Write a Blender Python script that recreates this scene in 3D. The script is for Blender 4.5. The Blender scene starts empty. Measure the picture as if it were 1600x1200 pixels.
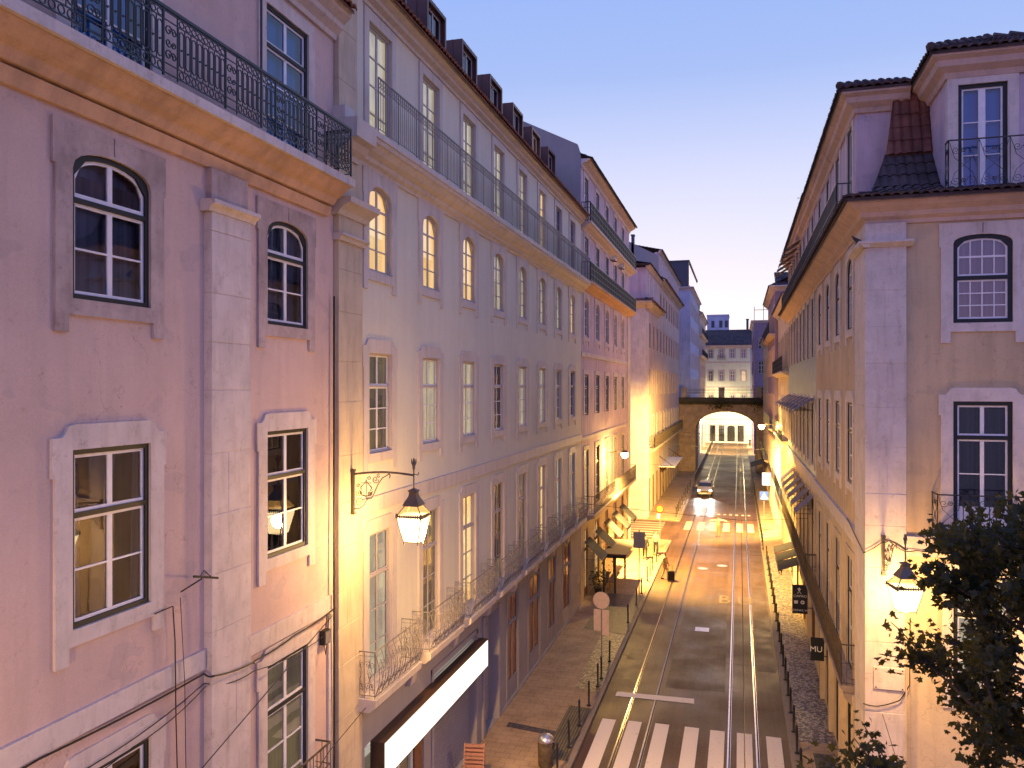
import bpy, bmesh, math, random
from mathutils import Vector, Matrix
from mathutils.geometry import tessellate_polygon
R = math.radians
rnd = random.Random(7)
S = bpy.context.scene
COL = S.collection

# ------------------------------------------------------------------ camera
# street runs along +Y, X across it (left facades x=-8.5, right x=3.2), Z up, metres
CAM_H = 12.25
YAW = math.atan(355 / 1250)
cd = bpy.data.cameras.new('camera')
cd.sensor_width = 36.0
cd.lens = 36.0 * 1250 / 1600
cd.shift_y = 4 / 1600
cd.clip_start = 0.1
cd.clip_end = 3000
cam = bpy.data.objects.new('camera', cd)
cam.location = (0, 0, CAM_H)
cam.rotation_euler = (R(90), 0, YAW)
COL.objects.link(cam)
S.camera = cam

# ------------------------------------------------------------------ view
S.view_settings.view_transform = 'Standard'
S.view_settings.look = 'None'
S.view_settings.exposure = 0.22
S.view_settings.gamma = 1.0
S.render.engine = 'CYCLES'
S.cycles.use_denoising = True
S.cycles.max_bounces = 6
S.cycles.diffuse_bounces = 4
S.cycles.glossy_bounces = 3
S.cycles.transparent_max_bounces = 12
S.cycles.sample_clamp_indirect = 4.0
S.cycles.caustics_reflective = False
S.cycles.caustics_refractive = False

# ------------------------------------------------------------------ dusk sky
SUN_EL = R(1.0)
SUN_AZ = R(-4.0)            # just beyond the far end of the street (+Y)
w = bpy.data.worlds.new('World')
S.world = w
w.use_nodes = True
nt = w.node_tree
nt.nodes.clear()
N = nt.nodes.new
L = nt.links.new
out = N('ShaderNodeOutputWorld')
bg = N('ShaderNodeBackground')
bg.inputs['Strength'].default_value = 1.0
L(bg.outputs[0], out.inputs[0])
sky = N('ShaderNodeTexSky')
sky.sky_type = 'NISHITA'
sky.sun_disc = False
sky.sun_elevation = SUN_EL
sky.sun_rotation = SUN_AZ
sky.altitude = 50
skm = N('ShaderNodeVectorMath'); skm.operation = 'SCALE'
skm.inputs['Scale'].default_value = 0.018
L(sky.outputs[0], skm.inputs[0])
tc = N('ShaderNodeTexCoord')
sx = N('ShaderNodeSeparateXYZ')
L(tc.outputs['Generated'], sx.inputs[0])
ramp = N('ShaderNodeValToRGB')
L(sx.outputs['Z'], ramp.inputs[0])
cr = ramp.color_ramp
SKY = [(0.0, (0.91, 0.90, 0.87)), (0.05, (0.89, 0.90, 0.94)), (0.13, (0.77, 0.79, 0.94)),
       (0.24, (0.62, 0.67, 0.92)), (0.36, (0.35, 0.48, 0.86)), (0.62, (0.20, 0.36, 0.88)), (1.0, (0.16, 0.28, 0.80))]
SKY = [(p, tuple(x * 0.92 for x in c)) for p, c in SKY]
cr.elements[0].position = SKY[0][0]; cr.elements[0].color = (*SKY[0][1], 1)
cr.elements[1].position = SKY[-1][0]; cr.elements[1].color = (*SKY[-1][1], 1)
for p, c in SKY[1:-1]:
    e = cr.elements.new(p); e.color = (*c, 1)
ramp2 = N('ShaderNodeValToRGB')       # the darker side of the sky, away from the afterglow
L(sx.outputs['Z'], ramp2.inputs[0])
cr = ramp2.color_ramp
cr.elements[0].position = 0.0; cr.elements[0].color = (0.70, 0.44, 0.72, 1)
cr.elements[1].position = 1.0; cr.elements[1].color = (0.16, 0.28, 0.80, 1)
e = cr.elements.new(0.15); e.color = (0.55, 0.40, 0.92, 1)
e = cr.elements.new(0.45); e.color = (0.27, 0.42, 1.05, 1)
mr = N('ShaderNodeMapRange')
L(sx.outputs['Y'], mr.inputs[0])
mr.inputs[1].default_value = -0.2; mr.inputs[2].default_value = 0.9
mr.interpolation_type = 'SMOOTHSTEP'
mx = N('ShaderNodeMix'); mx.data_type = 'RGBA'
L(mr.outputs[0], mx.inputs[0]); L(ramp2.outputs[0], mx.inputs[6]); L(ramp.outputs[0], mx.inputs[7])
add = N('ShaderNodeVectorMath'); add.operation = 'ADD'
L(mx.outputs[2], add.inputs[0]); L(skm.outputs[0], add.inputs[1])
L(add.outputs[0], bg.inputs[0])

# the last of the sun: a faint, very soft light from the afterglow
sd = bpy.data.lights.new('sun', 'SUN')
sd.energy = 0.25
sd.angle = R(30)
sd.color = (1.0, 0.62, 0.55)
so = bpy.data.objects.new('sun', sd)
so.rotation_euler = (R(90 - 12), 0, R(180 + 4))
COL.objects.link(so)

# ------------------------------------------------------------------ materials
MATS = {}
def nodes(name):
    m = bpy.data.materials.new(name); m.use_nodes = True
    t = m.node_tree; b = t.nodes['Principled BSDF']
    MATS[name] = m
    return m, t, b
def noise(t, scale, detail=4, stretch=None, rough=0.6):
    g = t.nodes.new('ShaderNodeNewGeometry')
    mp = t.nodes.new('ShaderNodeMapping')
    t.links.new(g.outputs['Position'], mp.inputs[0])
    if stretch: mp.inputs['Scale'].default_value = stretch
    n = t.nodes.new('ShaderNodeTexNoise')
    n.inputs['Scale'].default_value = scale; n.inputs['Detail'].default_value = detail
    n.inputs['Roughness'].default_value = rough
    t.links.new(mp.outputs[0], n.inputs['Vector'])
    return n.outputs['Fac']
def ramped(t, fac, a, b, p0=0.3, p1=0.7):
    r = t.nodes.new('ShaderNodeValToRGB')
    r.color_ramp.elements[0].position = p0; r.color_ramp.elements[0].color = (*a, 1)
    r.color_ramp.elements[1].position = p1; r.color_ramp.elements[1].color = (*b, 1)
    t.links.new(fac, r.inputs[0])
    return r.outputs[0]
def mul(t, a, b, f=1.0):
    m = t.nodes.new('ShaderNodeMix'); m.data_type = 'RGBA'; m.blend_type = 'MULTIPLY'
    m.inputs[0].default_value = f
    t.links.new(a, m.inputs[6]); t.links.new(b, m.inputs[7])
    return m.outputs[2]
def bump(t, b, fac, strength=0.3, dist=0.02):
    n = t.nodes.new('ShaderNodeBump')
    n.inputs['Strength'].default_value = strength; n.inputs['Distance'].default_value = dist
    t.links.new(fac, n.inputs['Height']); t.links.new(n.outputs[0], b.inputs['Normal'])
def tint(c, k): return tuple(min(1, x * k) for x in c)
def cracks(t, scale=0.8, w=0.006):
    g = t.nodes.new('ShaderNodeNewGeometry'); v = t.nodes.new('ShaderNodeTexVoronoi'); v.feature = 'DISTANCE_TO_EDGE'
    v.inputs['Scale'].default_value = scale
    n = t.nodes.new('ShaderNodeTexNoise'); n.inputs['Scale'].default_value = 2.5; n.inputs['Detail'].default_value = 6
    ad = t.nodes.new('ShaderNodeVectorMath'); ad.operation = 'ADD'
    t.links.new(g.outputs['Position'], n.inputs['Vector']); t.links.new(g.outputs['Position'], ad.inputs[0]); t.links.new(n.outputs['Color'], ad.inputs[1])
    t.links.new(ad.outputs[0], v.inputs['Vector'])
    c = ramped(t, v.outputs['Distance'], (0.62, 0.58, 0.55), (1, 1, 1), 0.0, w)
    msk = ramped(t, noise(t, 0.35, 2), (0, 0, 0), (1, 1, 1), 0.52, 0.60)
    m = t.nodes.new('ShaderNodeMix'); m.data_type = 'RGBA'
    t.links.new(msk, m.inputs[0]); m.inputs[6].default_value = (1, 1, 1, 1); t.links.new(c, m.inputs[7])
    return m.outputs[2]
def plaster(name, c, var=0.16, streak=0.14, rough=0.9):
    m, t, b = nodes(name)
    big = ramped(t, noise(t, 0.55, 6), tint(c, 1 - var), tint(c, 1 + var * 0.6))
    st = ramped(t, noise(t, 1.0, 5, (3.2, 3.2, 0.32)), (1 - streak * 1.6,) * 3, (1, 1, 1), 0.28, 0.55)
    fine = noise(t, 45, 3)
    sp = ramped(t, fine, (0.9, 0.9, 0.9), (1, 1, 1), 0.3, 0.6)
    if var > 0.09:
        rep = ramped(t, noise(t, 0.9, 2, (1, 1, 1.6)), (0.90, 0.92, 0.95), (1, 1, 1), 0.37, 0.385)   # patched repairs
        grime = ramped(t, noise(t, 3.4, 8, rough=0.8), (0.70, 0.66, 0.62), (1, 1, 1), 0.27, 0.42)
        st = mul(t, mul(t, st, rep), mul(t, grime, cracks(t)))
    t.links.new(mul(t, mul(t, big, st), sp), b.inputs['Base Color'])
    b.inputs['Roughness'].default_value = rough
    bump(t, b, fine, 0.25, 0.01)
    return m
def stone(name, c, pit=0.45, rough=0.8, var=0.16):
    m, t, b = nodes(name)
    big = ramped(t, noise(t, 1.6, 6), tint(c, 1 - var), tint(c, 1 + var * 0.5))
    pn = noise(t, 17, 6, rough=0.8)
    pits = ramped(t, pn, (pit,) * 3, (1, 1, 1), 0.33, 0.38)
    st = ramped(t, noise(t, 2.2, 4, (2.5, 2.5, 0.4)), (0.84, 0.82, 0.80), (1, 1, 1), 0.3, 0.5)
    blot = ramped(t, noise(t, 5.0, 9, rough=0.85), (0.60, 0.56, 0.54), (1, 1, 1), 0.30, 0.46)
    if pit < 0.6: st = mul(t, st, blot)
    t.links.new(mul(t, mul(t, big, pits), st), b.inputs['Base Color'])
    b.inputs['Roughness'].default_value = rough
    bump(t, b, pn, 0.35, 0.012)
    return m
def paint(name, c, rough=0.45, var=0.12, metal=0.0):
    m, t, b = nodes(name)
    n = noise(t, 7, 4)
    t.links.new(ramped(t, n, tint(c, 1 - var), tint(c, 1 + var)), b.inputs['Base Color'])
    b.inputs['Roughness'].default_value = rough
    b.inputs['Metallic'].default_value = metal
    bump(t, b, noise(t, 60, 2), 0.12, 0.004)
    return m
def emis(name, c, s, c2=None, scale=2.0, stretch=None):
    m, t, b = nodes(name)
    b.inputs['Base Color'].default_value = (*tint(c, 0.3), 1)
    b.inputs['Roughness'].default_value = 0.6
    if c2:
        t.links.new(ramped(t, noise(t, scale, 3, stretch), c, c2, 0.4, 0.62), b.inputs['Emission Color'])
    else:
        b.inputs['Emission Color'].default_value = (*c, 1)
    b.inputs['Emission Strength'].default_value = s
    return m

# plasters of the facades
PINK = plaster('pink_plaster', (0.62, 0.455, 0.395), 0.14, 0.07)
GREY = plaster('grey_plaster', (0.68, 0.64, 0.50), 0.05, 0.04)
GREYB = plaster('blue_grey_plaster', (0.35, 0.32, 0.31), 0.08, 0.05)
LILAC = plaster('lilac_plaster', (0.60, 0.46, 0.52))
ROSE = plaster('rose_plaster', (0.60, 0.44, 0.36))
OCHRE = plaster('ochre_plaster', (0.58, 0.43, 0.27), 0.14, 0.12)
CREAM = plaster('cream_plaster', (0.66, 0.52, 0.33))
CREAM2 = plaster('pale_plaster', (0.60, 0.50, 0.38))
MINT = plaster('pale_green_plaster', (0.55, 0.60, 0.46))
BLUEW = plaster('blue_white_plaster', (0.45, 0.47, 0.62))
PLUM = plaster('plum_plaster', (0.30, 0.22, 0.28))
ORANGE = plaster('orange_stucco', (0.62, 0.40, 0.27), 0.14, 0.16)  # orange glow of the street lamps below put into the cornice colour
PEACH = plaster('peach_stone', (0.60, 0.44, 0.37), 0.12, 0.12)
LIME = stone('limestone', (0.64, 0.55, 0.50), 0.55)
LIMEW = stone('stained_limestone', (0.47, 0.37, 0.34), 0.45, 0.85, 0.35)
LIMEN = stone('new_limestone', (0.58, 0.51, 0.45), 0.8, 0.7, 0.10)
GOLDST = stone('yellow_limestone', (0.56, 0.46, 0.32), 0.7)
DARKST = stone('weathered_stone', (0.36, 0.29, 0.23), 0.45, 0.9, 0.35)
MOSSY = stone('mossy_stone', (0.075, 0.065, 0.045), 0.4, 0.95, 0.4)
GREEN = paint('dark_green_frame', (0.007, 0.009, 0.010), 0.6)
WHITE = paint('white_sash', (0.72, 0.70, 0.72), 0.4, 0.07)
TAUPE = paint('taupe_sash', (0.42, 0.38, 0.38), 0.45, 0.05)
IRON = paint('black_iron', (0.014, 0.015, 0.02), 0.4, 0.3)
BRONZE = paint('bronze_iron', (0.10, 0.08, 0.065), 0.4, 0.2)
GREYIRON = paint('grey_iron', (0.20, 0.18, 0.17), 0.5, 0.12)
RUSTI = paint('rusty_green_iron', (0.09, 0.065, 0.04), 0.7, 0.5)
BROWNM = paint('brown_zinc', (0.10, 0.040, 0.030), 0.42, 0.15, 0.3)
TILE = stone('terracotta_tile', (0.20, 0.075, 0.050), 0.35, 0.85, 0.5)
TILED = stone('old_dark_tile', (0.085, 0.055, 0.055), 0.35, 0.9, 0.6)
SLATE = paint('dark_slate', (0.045, 0.05, 0.075), 0.5, 0.2)
DARK = paint('dark_room', (0.012, 0.012, 0.016), 0.8)
CABLE = paint('black_cable', (0.012, 0.011, 0.010), 0.6)
WOOD = paint('brown_wood', (0.20, 0.095, 0.04), 0.55, 0.25)
SHUTW = paint('orange_panel', (0.80, 0.33, 0.17), 0.5, 0.12)
AWN = paint('grey_canvas', (0.04, 0.038, 0.035), 0.9, 0.2)
AWNP = paint('purple_canvas', (0.14, 0.12, 0.17), 0.9, 0.2)
WHITEP = paint('white_paint', (0.78, 0.76, 0.72), 0.5, 0.05)
TILEGRN = stone('pale_green_azulejo', (0.34, 0.45, 0.36), 0.75, 0.3, 0.25)

def glassmat(name='window_glass', ior=1.55, tintc=(0.75, 0.8, 0.85)):
    m, t, b = nodes(name)
    t.nodes.remove(b)
    o = t.nodes['Material Output']
    tr = t.nodes.new('ShaderNodeBsdfTransparent'); tr.inputs[0].default_value = (*tintc, 1)
    gl = t.nodes.new('ShaderNodeBsdfGlossy'); gl.inputs['Roughness'].default_value = 0.015
    fr = t.nodes.new('ShaderNodeFresnel'); fr.inputs[0].default_value = ior
    mxs = t.nodes.new('ShaderNodeMixShader')
    bp = t.nodes.new('ShaderNodeBump'); bp.inputs['Strength'].default_value = 0.05; bp.inputs['Distance'].default_value = 0.02
    t.links.new(noise(t, 1.3, 2), bp.inputs['Height'])
    t.links.new(bp.outputs[0], gl.inputs['Normal'])
    t.links.new(fr.outputs[0], mxs.inputs[0]); t.links.new(tr.outputs[0], mxs.inputs[1]); t.links.new(gl.outputs[0], mxs.inputs[2])
    t.links.new(mxs.outputs[0], o.inputs[0])
    return m
GLASS = glassmat('window_glass', 2.3)
GLASSM = glassmat('shop_glass', 1.22, (0.95, 0.95, 0.95))
GLASSR = glassmat('reflective_glass', 1.9, (0.75, 0.88, 1.0))

def curtain(name, c, c2, rough=0.9):
    m, t, b = nodes(name)
    n = noise(t, 9, 2, (1, 1, 0.02))
    t.links.new(ramped(t, n, c, c2, 0.35, 0.65), b.inputs['Base Color'])
    b.inputs['Roughness'].default_value = rough
    return m
CURT = curtain('blue_grey_curtain', (0.22, 0.25, 0.36), (0.42, 0.45, 0.58))
CURTG = curtain('grey_net_curtain', (0.22, 0.18, 0.20), (0.36, 0.31, 0.33))
CURTP = curtain('pale_curtain', (0.30, 0.27, 0.24), (0.52, 0.46, 0.40))
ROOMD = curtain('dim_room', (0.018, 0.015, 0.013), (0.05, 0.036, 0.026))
SKYREFL = curtain('sky_reflection_curtain', (0.04, 0.26, 0.78), (0.07, 0.36, 0.90))  # blue sky reflection of the top windows painted into the curtain colour
LITW = emis('warm_lit_room', (1.0, 0.56, 0.19), 1.15, (1.0, 0.70, 0.34), 2.0, (1, 1, 0.35))
LITP = emis('pale_lit_room', (0.80, 0.66, 0.42), 0.75, (0.55, 0.42, 0.30), 2.2, (1, 1, 0.4))
LITD = emis('dim_lit_room', (0.46, 0.33, 0.17), 0.38, (0.20, 0.14, 0.12), 2.2, (1, 1, 0.3))

# ------------------------------------------------------------------ mesh helpers
class MB:
    def __init__(s): s.v = []; s.f = []; s.m = []; s.mi = 0
    def quad(s, *p):
        i = len(s.v); s.v += [tuple(q) for q in p]; s.f.append(tuple(range(i, i + len(p)))); s.m.append(s.mi)
    def box(s, x0, x1, y0, y1, z0, z1):
        if x0 > x1: x0, x1 = x1, x0
        if y0 > y1: y0, y1 = y1, y0
        if z0 > z1: z0, z1 = z1, z0
        i = len(s.v)
        s.v += [(x, y, z) for z in (z0, z1) for x, y in ((x0, y0), (x1, y0), (x1, y1), (x0, y1))]
        for f in ((3, 2, 1, 0), (4, 5, 6, 7), (0, 1, 5, 4), (1, 2, 6, 5), (2, 3, 7, 6), (3, 0, 4, 7)):
            s.f.append(tuple(i + k for k in f)); s.m.append(s.mi)
    def plate(s, outer, holes, y0, y1):
        """polygon (x,z) with holes, front face at y0, extruded inwards to y1"""
        loops = [outer] + list(holes)
        flat = [p for l in loops for p in l]
        tris = tessellate_polygon([[Vector((p[0], p[1], 0)) for p in l] for l in loops])
        i = len(s.v)
        s.v += [(p[0], y0, p[1]) for p in flat]
        for a, b, c in tris:
            A, B, Cc = flat[a], flat[b], flat[c]
            cr_ = (B[0] - A[0]) * (Cc[1] - A[1]) - (B[1] - A[1]) * (Cc[0] - A[0])
            s.f.append((i + a, i + b, i + c) if cr_ > 0 else (i + a, i + c, i + b)); s.m.append(s.mi)
        j = len(s.v)
        s.v += [(p[0], y1, p[1]) for p in flat]
        k = 0
        for l in loops:
            n = len(l)
            for q in range(n):
                a, b = k + q, k + (q + 1) % n
                s.f.append((i + a, j + a, j + b, i + b)); s.m.append(s.mi)
            k += n
    def prism(s, prof, u0, u1, cap=True, m0=0, m1=0):
        """profile of (n, z) points (n outward) swept along x from u0 to u1"""
        i = len(s.v); n = len(prof)
        s.v += [(u0 - m0 * a, -a, b) for a, b in prof] + [(u1 + m1 * a, -a, b) for a, b in prof]
        for q in range(n):
            r = (q + 1) % n
            s.f.append((i + q, i + r, i + n + r, i + n + q)); s.m.append(s.mi)
        if cap:
            s.f.append(tuple(i + q for q in range(n))[::-1]); s.f.append(tuple(i + n + q for q in range(n)))
            s.m += [s.mi] * 2
    def tube(s, pts, r, n=5, cap=True, r1=None):
        pts = [Vector(p) for p in pts]
        if len(pts) < 2: return
        i0 = len(s.v); up = Vector((0, 0, 1)); prev = None
        for k, p in enumerate(pts):
            d = (pts[min(k + 1, len(pts) - 1)] - pts[max(k - 1, 0)])
            if d.length < 1e-9: d = Vector((0, 0, 1))
            d.normalize()
            a = d.cross(up) if abs(d.z) < 0.95 else d.cross(Vector((1, 0, 0)))
            if prev is not None:
                a = prev - d * prev.dot(d)
                if a.length < 1e-6: a = d.cross(Vector((0.3, 1, 0.2)))
            a.normalize(); prev = a; b = d.cross(a)
            rr = r if r1 is None else r + (r1 - r) * k / (len(pts) - 1)
            for q in range(n):
                t_ = 2 * math.pi * q / n + math.pi / 4
                s.v.append(tuple(p + a * (rr * math.cos(t_)) + b * (rr * math.sin(t_))))
        for k in range(len(pts) - 1):
            for q in range(n):
                a = i0 + k * n + q; b = i0 + k * n + (q + 1) % n
                s.f.append((a, b, b + n, a + n)); s.m.append(s.mi)
        if cap:
            s.f.append(tuple(i0 + q for q in range(n))[::-1]); s.m.append(s.mi)
            e = i0 + (len(pts) - 1) * n
            s.f.append(tuple(e + q for q in range(n))); s.m.append(s.mi)
    def lathe(s, prof, n=16, c=(0, 0)):
        i = len(s.v)
        for r, z in prof:
            for q in range(n):
                a = 2 * math.pi * q / n
                s.v.append((c[0] + r * math.cos(a), c[1] + r * math.sin(a), z))
        for k in range(len(prof) - 1):
            for q in range(n):
                a = i + k * n + q; b = i + k * n + (q + 1) % n
                s.f.append((a, b, b + n, a + n)); s.m.append(s.mi)
        s.f.append(tuple(i + q for q in range(n))[::-1]); s.m.append(s.mi)
        e = i + (len(prof) - 1) * n
        s.f.append(tuple(e + q for q in range(n))); s.m.append(s.mi)
    def mesh(s, name, mats, smooth=False):
        me = bpy.data.meshes.new(name)
        me.from_pydata(s.v, [], s.f)
        for m in (mats if isinstance(mats, (list, tuple)) else [mats]): me.materials.append(m)
        if any(s.m): me.polygons.foreach_set('material_index', s.m)
        if smooth: me.polygons.foreach_set('use_smooth', [True] * len(me.polygons))
        me.update()
        return me

def link(name, me, parent=None, loc=(0, 0, 0), rot=0.0):
    o = bpy.data.objects.new(name, me); COL.objects.link(o)
    o.location = loc; o.rotation_euler = (0, 0, rot)
    if parent: o.parent = parent
    return o
def tag(o, label=None, cat=None, group=None, kind=None):
    if label: o['label'] = label
    if cat: o['category'] = cat
    if group: o['group'] = group
    if kind: o['kind'] = kind
    return o
def thing(name, label, cat, loc=(0, 0, 0), rot=0.0, group=None):
    return tag(link(name, None, None, loc, rot), label, cat, group)
def copy_tree(o, parent=None):
    c = o.copy(); COL.objects.link(c)
    if parent: c.parent = parent
    for ch in o.children: copy_tree(ch, c)
    return c
def bevel(o, wd=0.01, seg=1):
    m = o.modifiers.new('bevel', 'BEVEL'); m.width = wd; m.segments = seg; m.limit_method = 'ANGLE'
    return o

# ------------------------------------------------------------------ facades
class Face:
    """a wall plane: local x runs along it (to the right seen from outside), local y into the wall"""
    def __init__(s, root, ox, oy, rot):
        s.root = root; s.ox, s.oy, s.rot = ox, oy, rot; s.open = []
        s.sgn = -1 if abs(rot + math.pi / 2) < 0.01 else 1
    def part(s, name, me, u=0.0, n=0.0, z=0.0, parent=None):
        c, q = math.cos(s.rot), math.sin(s.rot)
        x = s.ox + u * c - (-n) * q; y = s.oy + u * q + (-n) * c
        if parent is None:
            rl = s.root.location
            return link(name, me, s.root, (x - rl.x, y - rl.y, z - rl.z), s.rot)
        return link(name, me, parent)
    def U(s, y):           # world y -> u on street facades
        return y * s.sgn
    def wall(s, mat, u0, u1, z0, z1, name='wall', depth=0.5, n=0.0):
        if u0 > u1: u0, u1 = u1, u0
        ops = [o for o in s.open if o[0] >= u0 - .01 and o[1] <= u1 + .01 and o[2] >= z0 - .01 and o[3] <= z1 + .01]
        us = sorted({round(x, 4) for x in [u0, u1] + [a for o in ops for a in o[:2]]})
        zs = sorted({round(x, 4) for x in [z0, z1] + [a for o in ops for a in o[2:4]]})
        mb = MB(); vi = {}
        def V(x, y, z):
            k = (round(x, 4), round(y, 4), round(z, 4))
            if k not in vi: vi[k] = len(mb.v); mb.v.append(k)
            return vi[k]
        def F(*p): mb.f.append(tuple(V(*q) for q in p)); mb.m.append(0)
        for i in range(len(us) - 1):
            for j in range(len(zs) - 1):
                cx_, cz_ = (us[i] + us[i + 1]) / 2, (zs[j] + zs[j + 1]) / 2
                if any(o[0] < cx_ < o[1] and o[2] < cz_ < o[3] for o in ops): continue
                F((us[i], 0, zs[j]), (us[i + 1], 0, zs[j]), (us[i + 1], 0, zs[j + 1]), (us[i], 0, zs[j + 1]))
        for a, b, c, d in ops:
            F((a, 0, c), (a, depth, c), (a, depth, d), (a, 0, d)); F((b, depth, c), (b, 0, c), (b, 0, d), (b, depth, d))
            F((a, 0, d), (a, depth, d), (b, depth, d), (b, 0, d)); F((a, depth, c), (a, 0, c), (b, 0, c), (b, depth, c))
        F((u0, 0, z0), (u0, 0, z1), (u0, depth, z1), (u0, depth, z0)); F((u1, 0, z1), (u1, 0, z0), (u1, depth, z0), (u1, depth, z1))
        F((u0, 0, z1), (u1, 0, z1), (u1, depth, z1), (u0, depth, z1))
        return s.part(name, mb.mesh(name, mat), 0, n, 0)

def arch_pts(w, h, rise, z0=0.0, n=10):
    """opening outline, counter-clockwise; segmental arch when rise > 0"""
    a = w / 2
    if rise <= 0: return [(-a, z0), (a, z0), (a, z0 + h), (-a, z0 + h)]
    pts = [(-a, z0), (a, z0)]
    for k in range(n + 1):
        t = math.pi * k / n
        pts.append((a * math.cos(t), z0 + h - rise + rise * math.sin(t) ** 0.85 if 0 < k < n else z0 + h - rise))
    return pts
def arch_z(x, w, h, rise):
    a = w / 2
    if rise <= 0: return h
    x = max(-a, min(a, x)); st = math.sqrt(max(0, 1 - (x / a) ** 2))
    return h - rise + rise * st ** 0.85

WC = {}
def win_meshes(w, h, rise, transom, cols, rows_top, rows_bot, fr, sa, fw=0.07, sw=0.045, mid=0.09, yb=0.14, bottom_panel=0.0):
    key = (w, h, rise, transom, cols, rows_top, rows_bot, fr.name, sa.name, fw, sw, mid, yb, bottom_panel)
    if key in WC: return WC[key]
    # outer frame with openings above and below the transom
    F_ = MB()
    a = w / 2
    iw = w - 2 * fw
    holes = []
    secs = []
    if transom:
        zt = transom
        secs = [(fw, zt - fw / 2, False), (zt + fw / 2, h - fw, True)]
    else:
        secs = [(fw, h - fw, True)]
    def top_z(x, inset): return min(arch_z(x * w / max(w - 2 * inset, .01), w, h, rise) - inset, h - inset)
    def region(x0, x1, z0, z1, top, inset):
        """pane outline; its upper edge follows the arch when it is the top one"""
        if top and rise > 0:
            n = 7
            pts = [(x0, z0), (x1, z0)]
            for k in range(n + 1):
                x = x1 + (x0 - x1) * k / n
                pts.append((x, max(z0 + 0.03, top_z(x, inset))))
            return pts
        return [(x0, z0), (x1, z0), (x1, z1), (x0, z1)]
    for z0, z1, top in secs:
        holes.append(region(-iw / 2, iw / 2, z0, z1, top, fw))
    F_.plate(arch_pts(w, h, rise), holes, yb, yb + 0.10)
    Sm = MB()
    for k, (z0, z1, top) in enumerate(secs):
        rows = rows_top if (top and transom) else rows_bot
        x0, x1 = -iw / 2, iw / 2
        out_ = region(x0, x1, z0, z1, top, fw)
        zb0 = z0 + sw + (bottom_panel if not (top and transom) else 0)
        # columns: two leaves with a meeting stile in the middle
        xs = []
        nc = cols if not (top and transom and cols < 0) else 1
        nc = abs(nc)
        if nc == 1: xs = [(x0 + sw, x1 - sw)]
        else:
            half = nc // 2
            lw = (iw - mid - 2 * sw) / 2
            b = 0.026
            pw = (lw - (half - 1) * b) / half
            for side in (0, 1):
                st = x0 + sw if side == 0 else mid / 2
                for q in range(half): xs.append((st + q * (pw + b), st + q * (pw + b) + pw))
        rb = 0.028
        ztop = z1 - sw
        hs = []
        rh = (ztop - zb0 - (rows - 1) * rb) / rows
        for r in range(rows):
            for (p, q) in xs:
                za = zb0 + r * (rh + rb); zc = za + rh
                last = r == rows - 1
                rg = region(p, q, za, zc, top and last, fw + sw)
                if top and rise > 0 and last:
                    rg = [(x, max(z, za + 0.02)) for x, z in rg]
                if top and rise > 0 and not last and min(top_z(p, fw + sw), top_z(q, fw + sw)) < zc: 
                    rg = [(p, za), (q, za), (q, max(za + .02, min(zc, top_z(q, fw + sw)))), (p, max(za + .02, min(zc, top_z(p, fw + sw))))]
                hs.append(rg)
        Sm.plate(out_, hs, yb + 0.035, yb + 0.075)
    G_ = MB()
    G_.quad(*[(x, yb + 0.055, z) for x, z in [(p[0] * 0.97, p[1] * 0.985 + .01) for p in arch_pts(w, h, rise)]])
    res = (F_.mesh('window_frame', fr), Sm.mesh('sash', sa), G_)
    WC[key] = res
    return res

GC = {}
wrnd = random.Random(77)
def add_window(face, u, z, w, h, rise=0.0, transom=None, cols=2, rt=1, rb=2, fr=GREEN, sa=WHITE, back=ROOMD,
               surround=None, smat=LIME, yb=0.0, glass=GLASS, fw=0.07, bdepth=None, kind='window', mid=0.09, sw=0.045, panel=0.0, drop=0.45):
    if bdepth is None: bdepth = yb + 0.20
    fm, sm, gm = win_meshes(w, h, rise, transom, cols, rt, rb, fr, sa, fw, sw, mid, yb, panel)
    o = face.part(kind, fm, u, 0, z)
    face.part('sash', sm, parent=o)
    k = ('g', id(gm), glass.name)
    if k not in GC: GC[k] = gm.mesh('glass', glass)
    face.part('glass', GC[k], parent=o)
    k = ('b', w, h, back.name, bdepth, yb)
    if k not in GC:
        b = MB(); a = w / 2 - 0.004
        b.quad((-a, bdepth, 0.0), (a, bdepth, 0.0), (a, bdepth, h), (-a, bdepth, h))
        for sgn in (-1, 1):   # jambs of the room side
            b.quad((sgn * a, yb + .1, 0), (sgn * a, bdepth, 0), (sgn * a, bdepth, h), (sgn * a, yb + .1, h))
        GC[k] = b.mesh('curtain', back)
    face.part('curtain', GC[k], parent=o)
    if not back.name.startswith(('warm', 'pale_lit', 'orange')) and wrnd.random() < 0.45:      # blinds and half drawn curtains differ from room to room
        f = wrnd.choice((0.22, 0.35, 0.55, 0.8)); side = wrnd.random() < .4; bm = wrnd.choice((CURTP, CURTG, CURT))
        k = ('bl', w, h, rise, f, side, yb, bm.name)
        if k not in GC:
            b = MB(); a = w / 2 - .05; y_ = min(yb + 0.10, bdepth - .01)
            top = h - rise - .04
            if side:
                for s0 in (-1, 1): b.quad((s0 * a, y_, .05), (s0 * a * (1 - f * .6), y_, .05), (s0 * a * (1 - f * .45), y_, top), (s0 * a, y_, top))
            else: b.quad((-a, y_, h * (1 - f) * .96), (a, y_, h * (1 - f)), (a, y_, top), (-a, y_, top))
            GC[k] = b.mesh('blind', bm)
        face.part('blind', GC[k], parent=o)
    if surround:
        k = ('s', surround, w, h, rise, smat.name, drop)
        if k not in GC:
            GC[k] = surround_mesh(surround, w, h, rise, drop).mesh('stone_surround', smat)
        face.part('stone_surround', GC[k], parent=o)
    face.open.append((u - w / 2 - .006, u + w / 2 + .006, z - .006 if z > .5 else z, z + h + .006))
    return o

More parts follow.
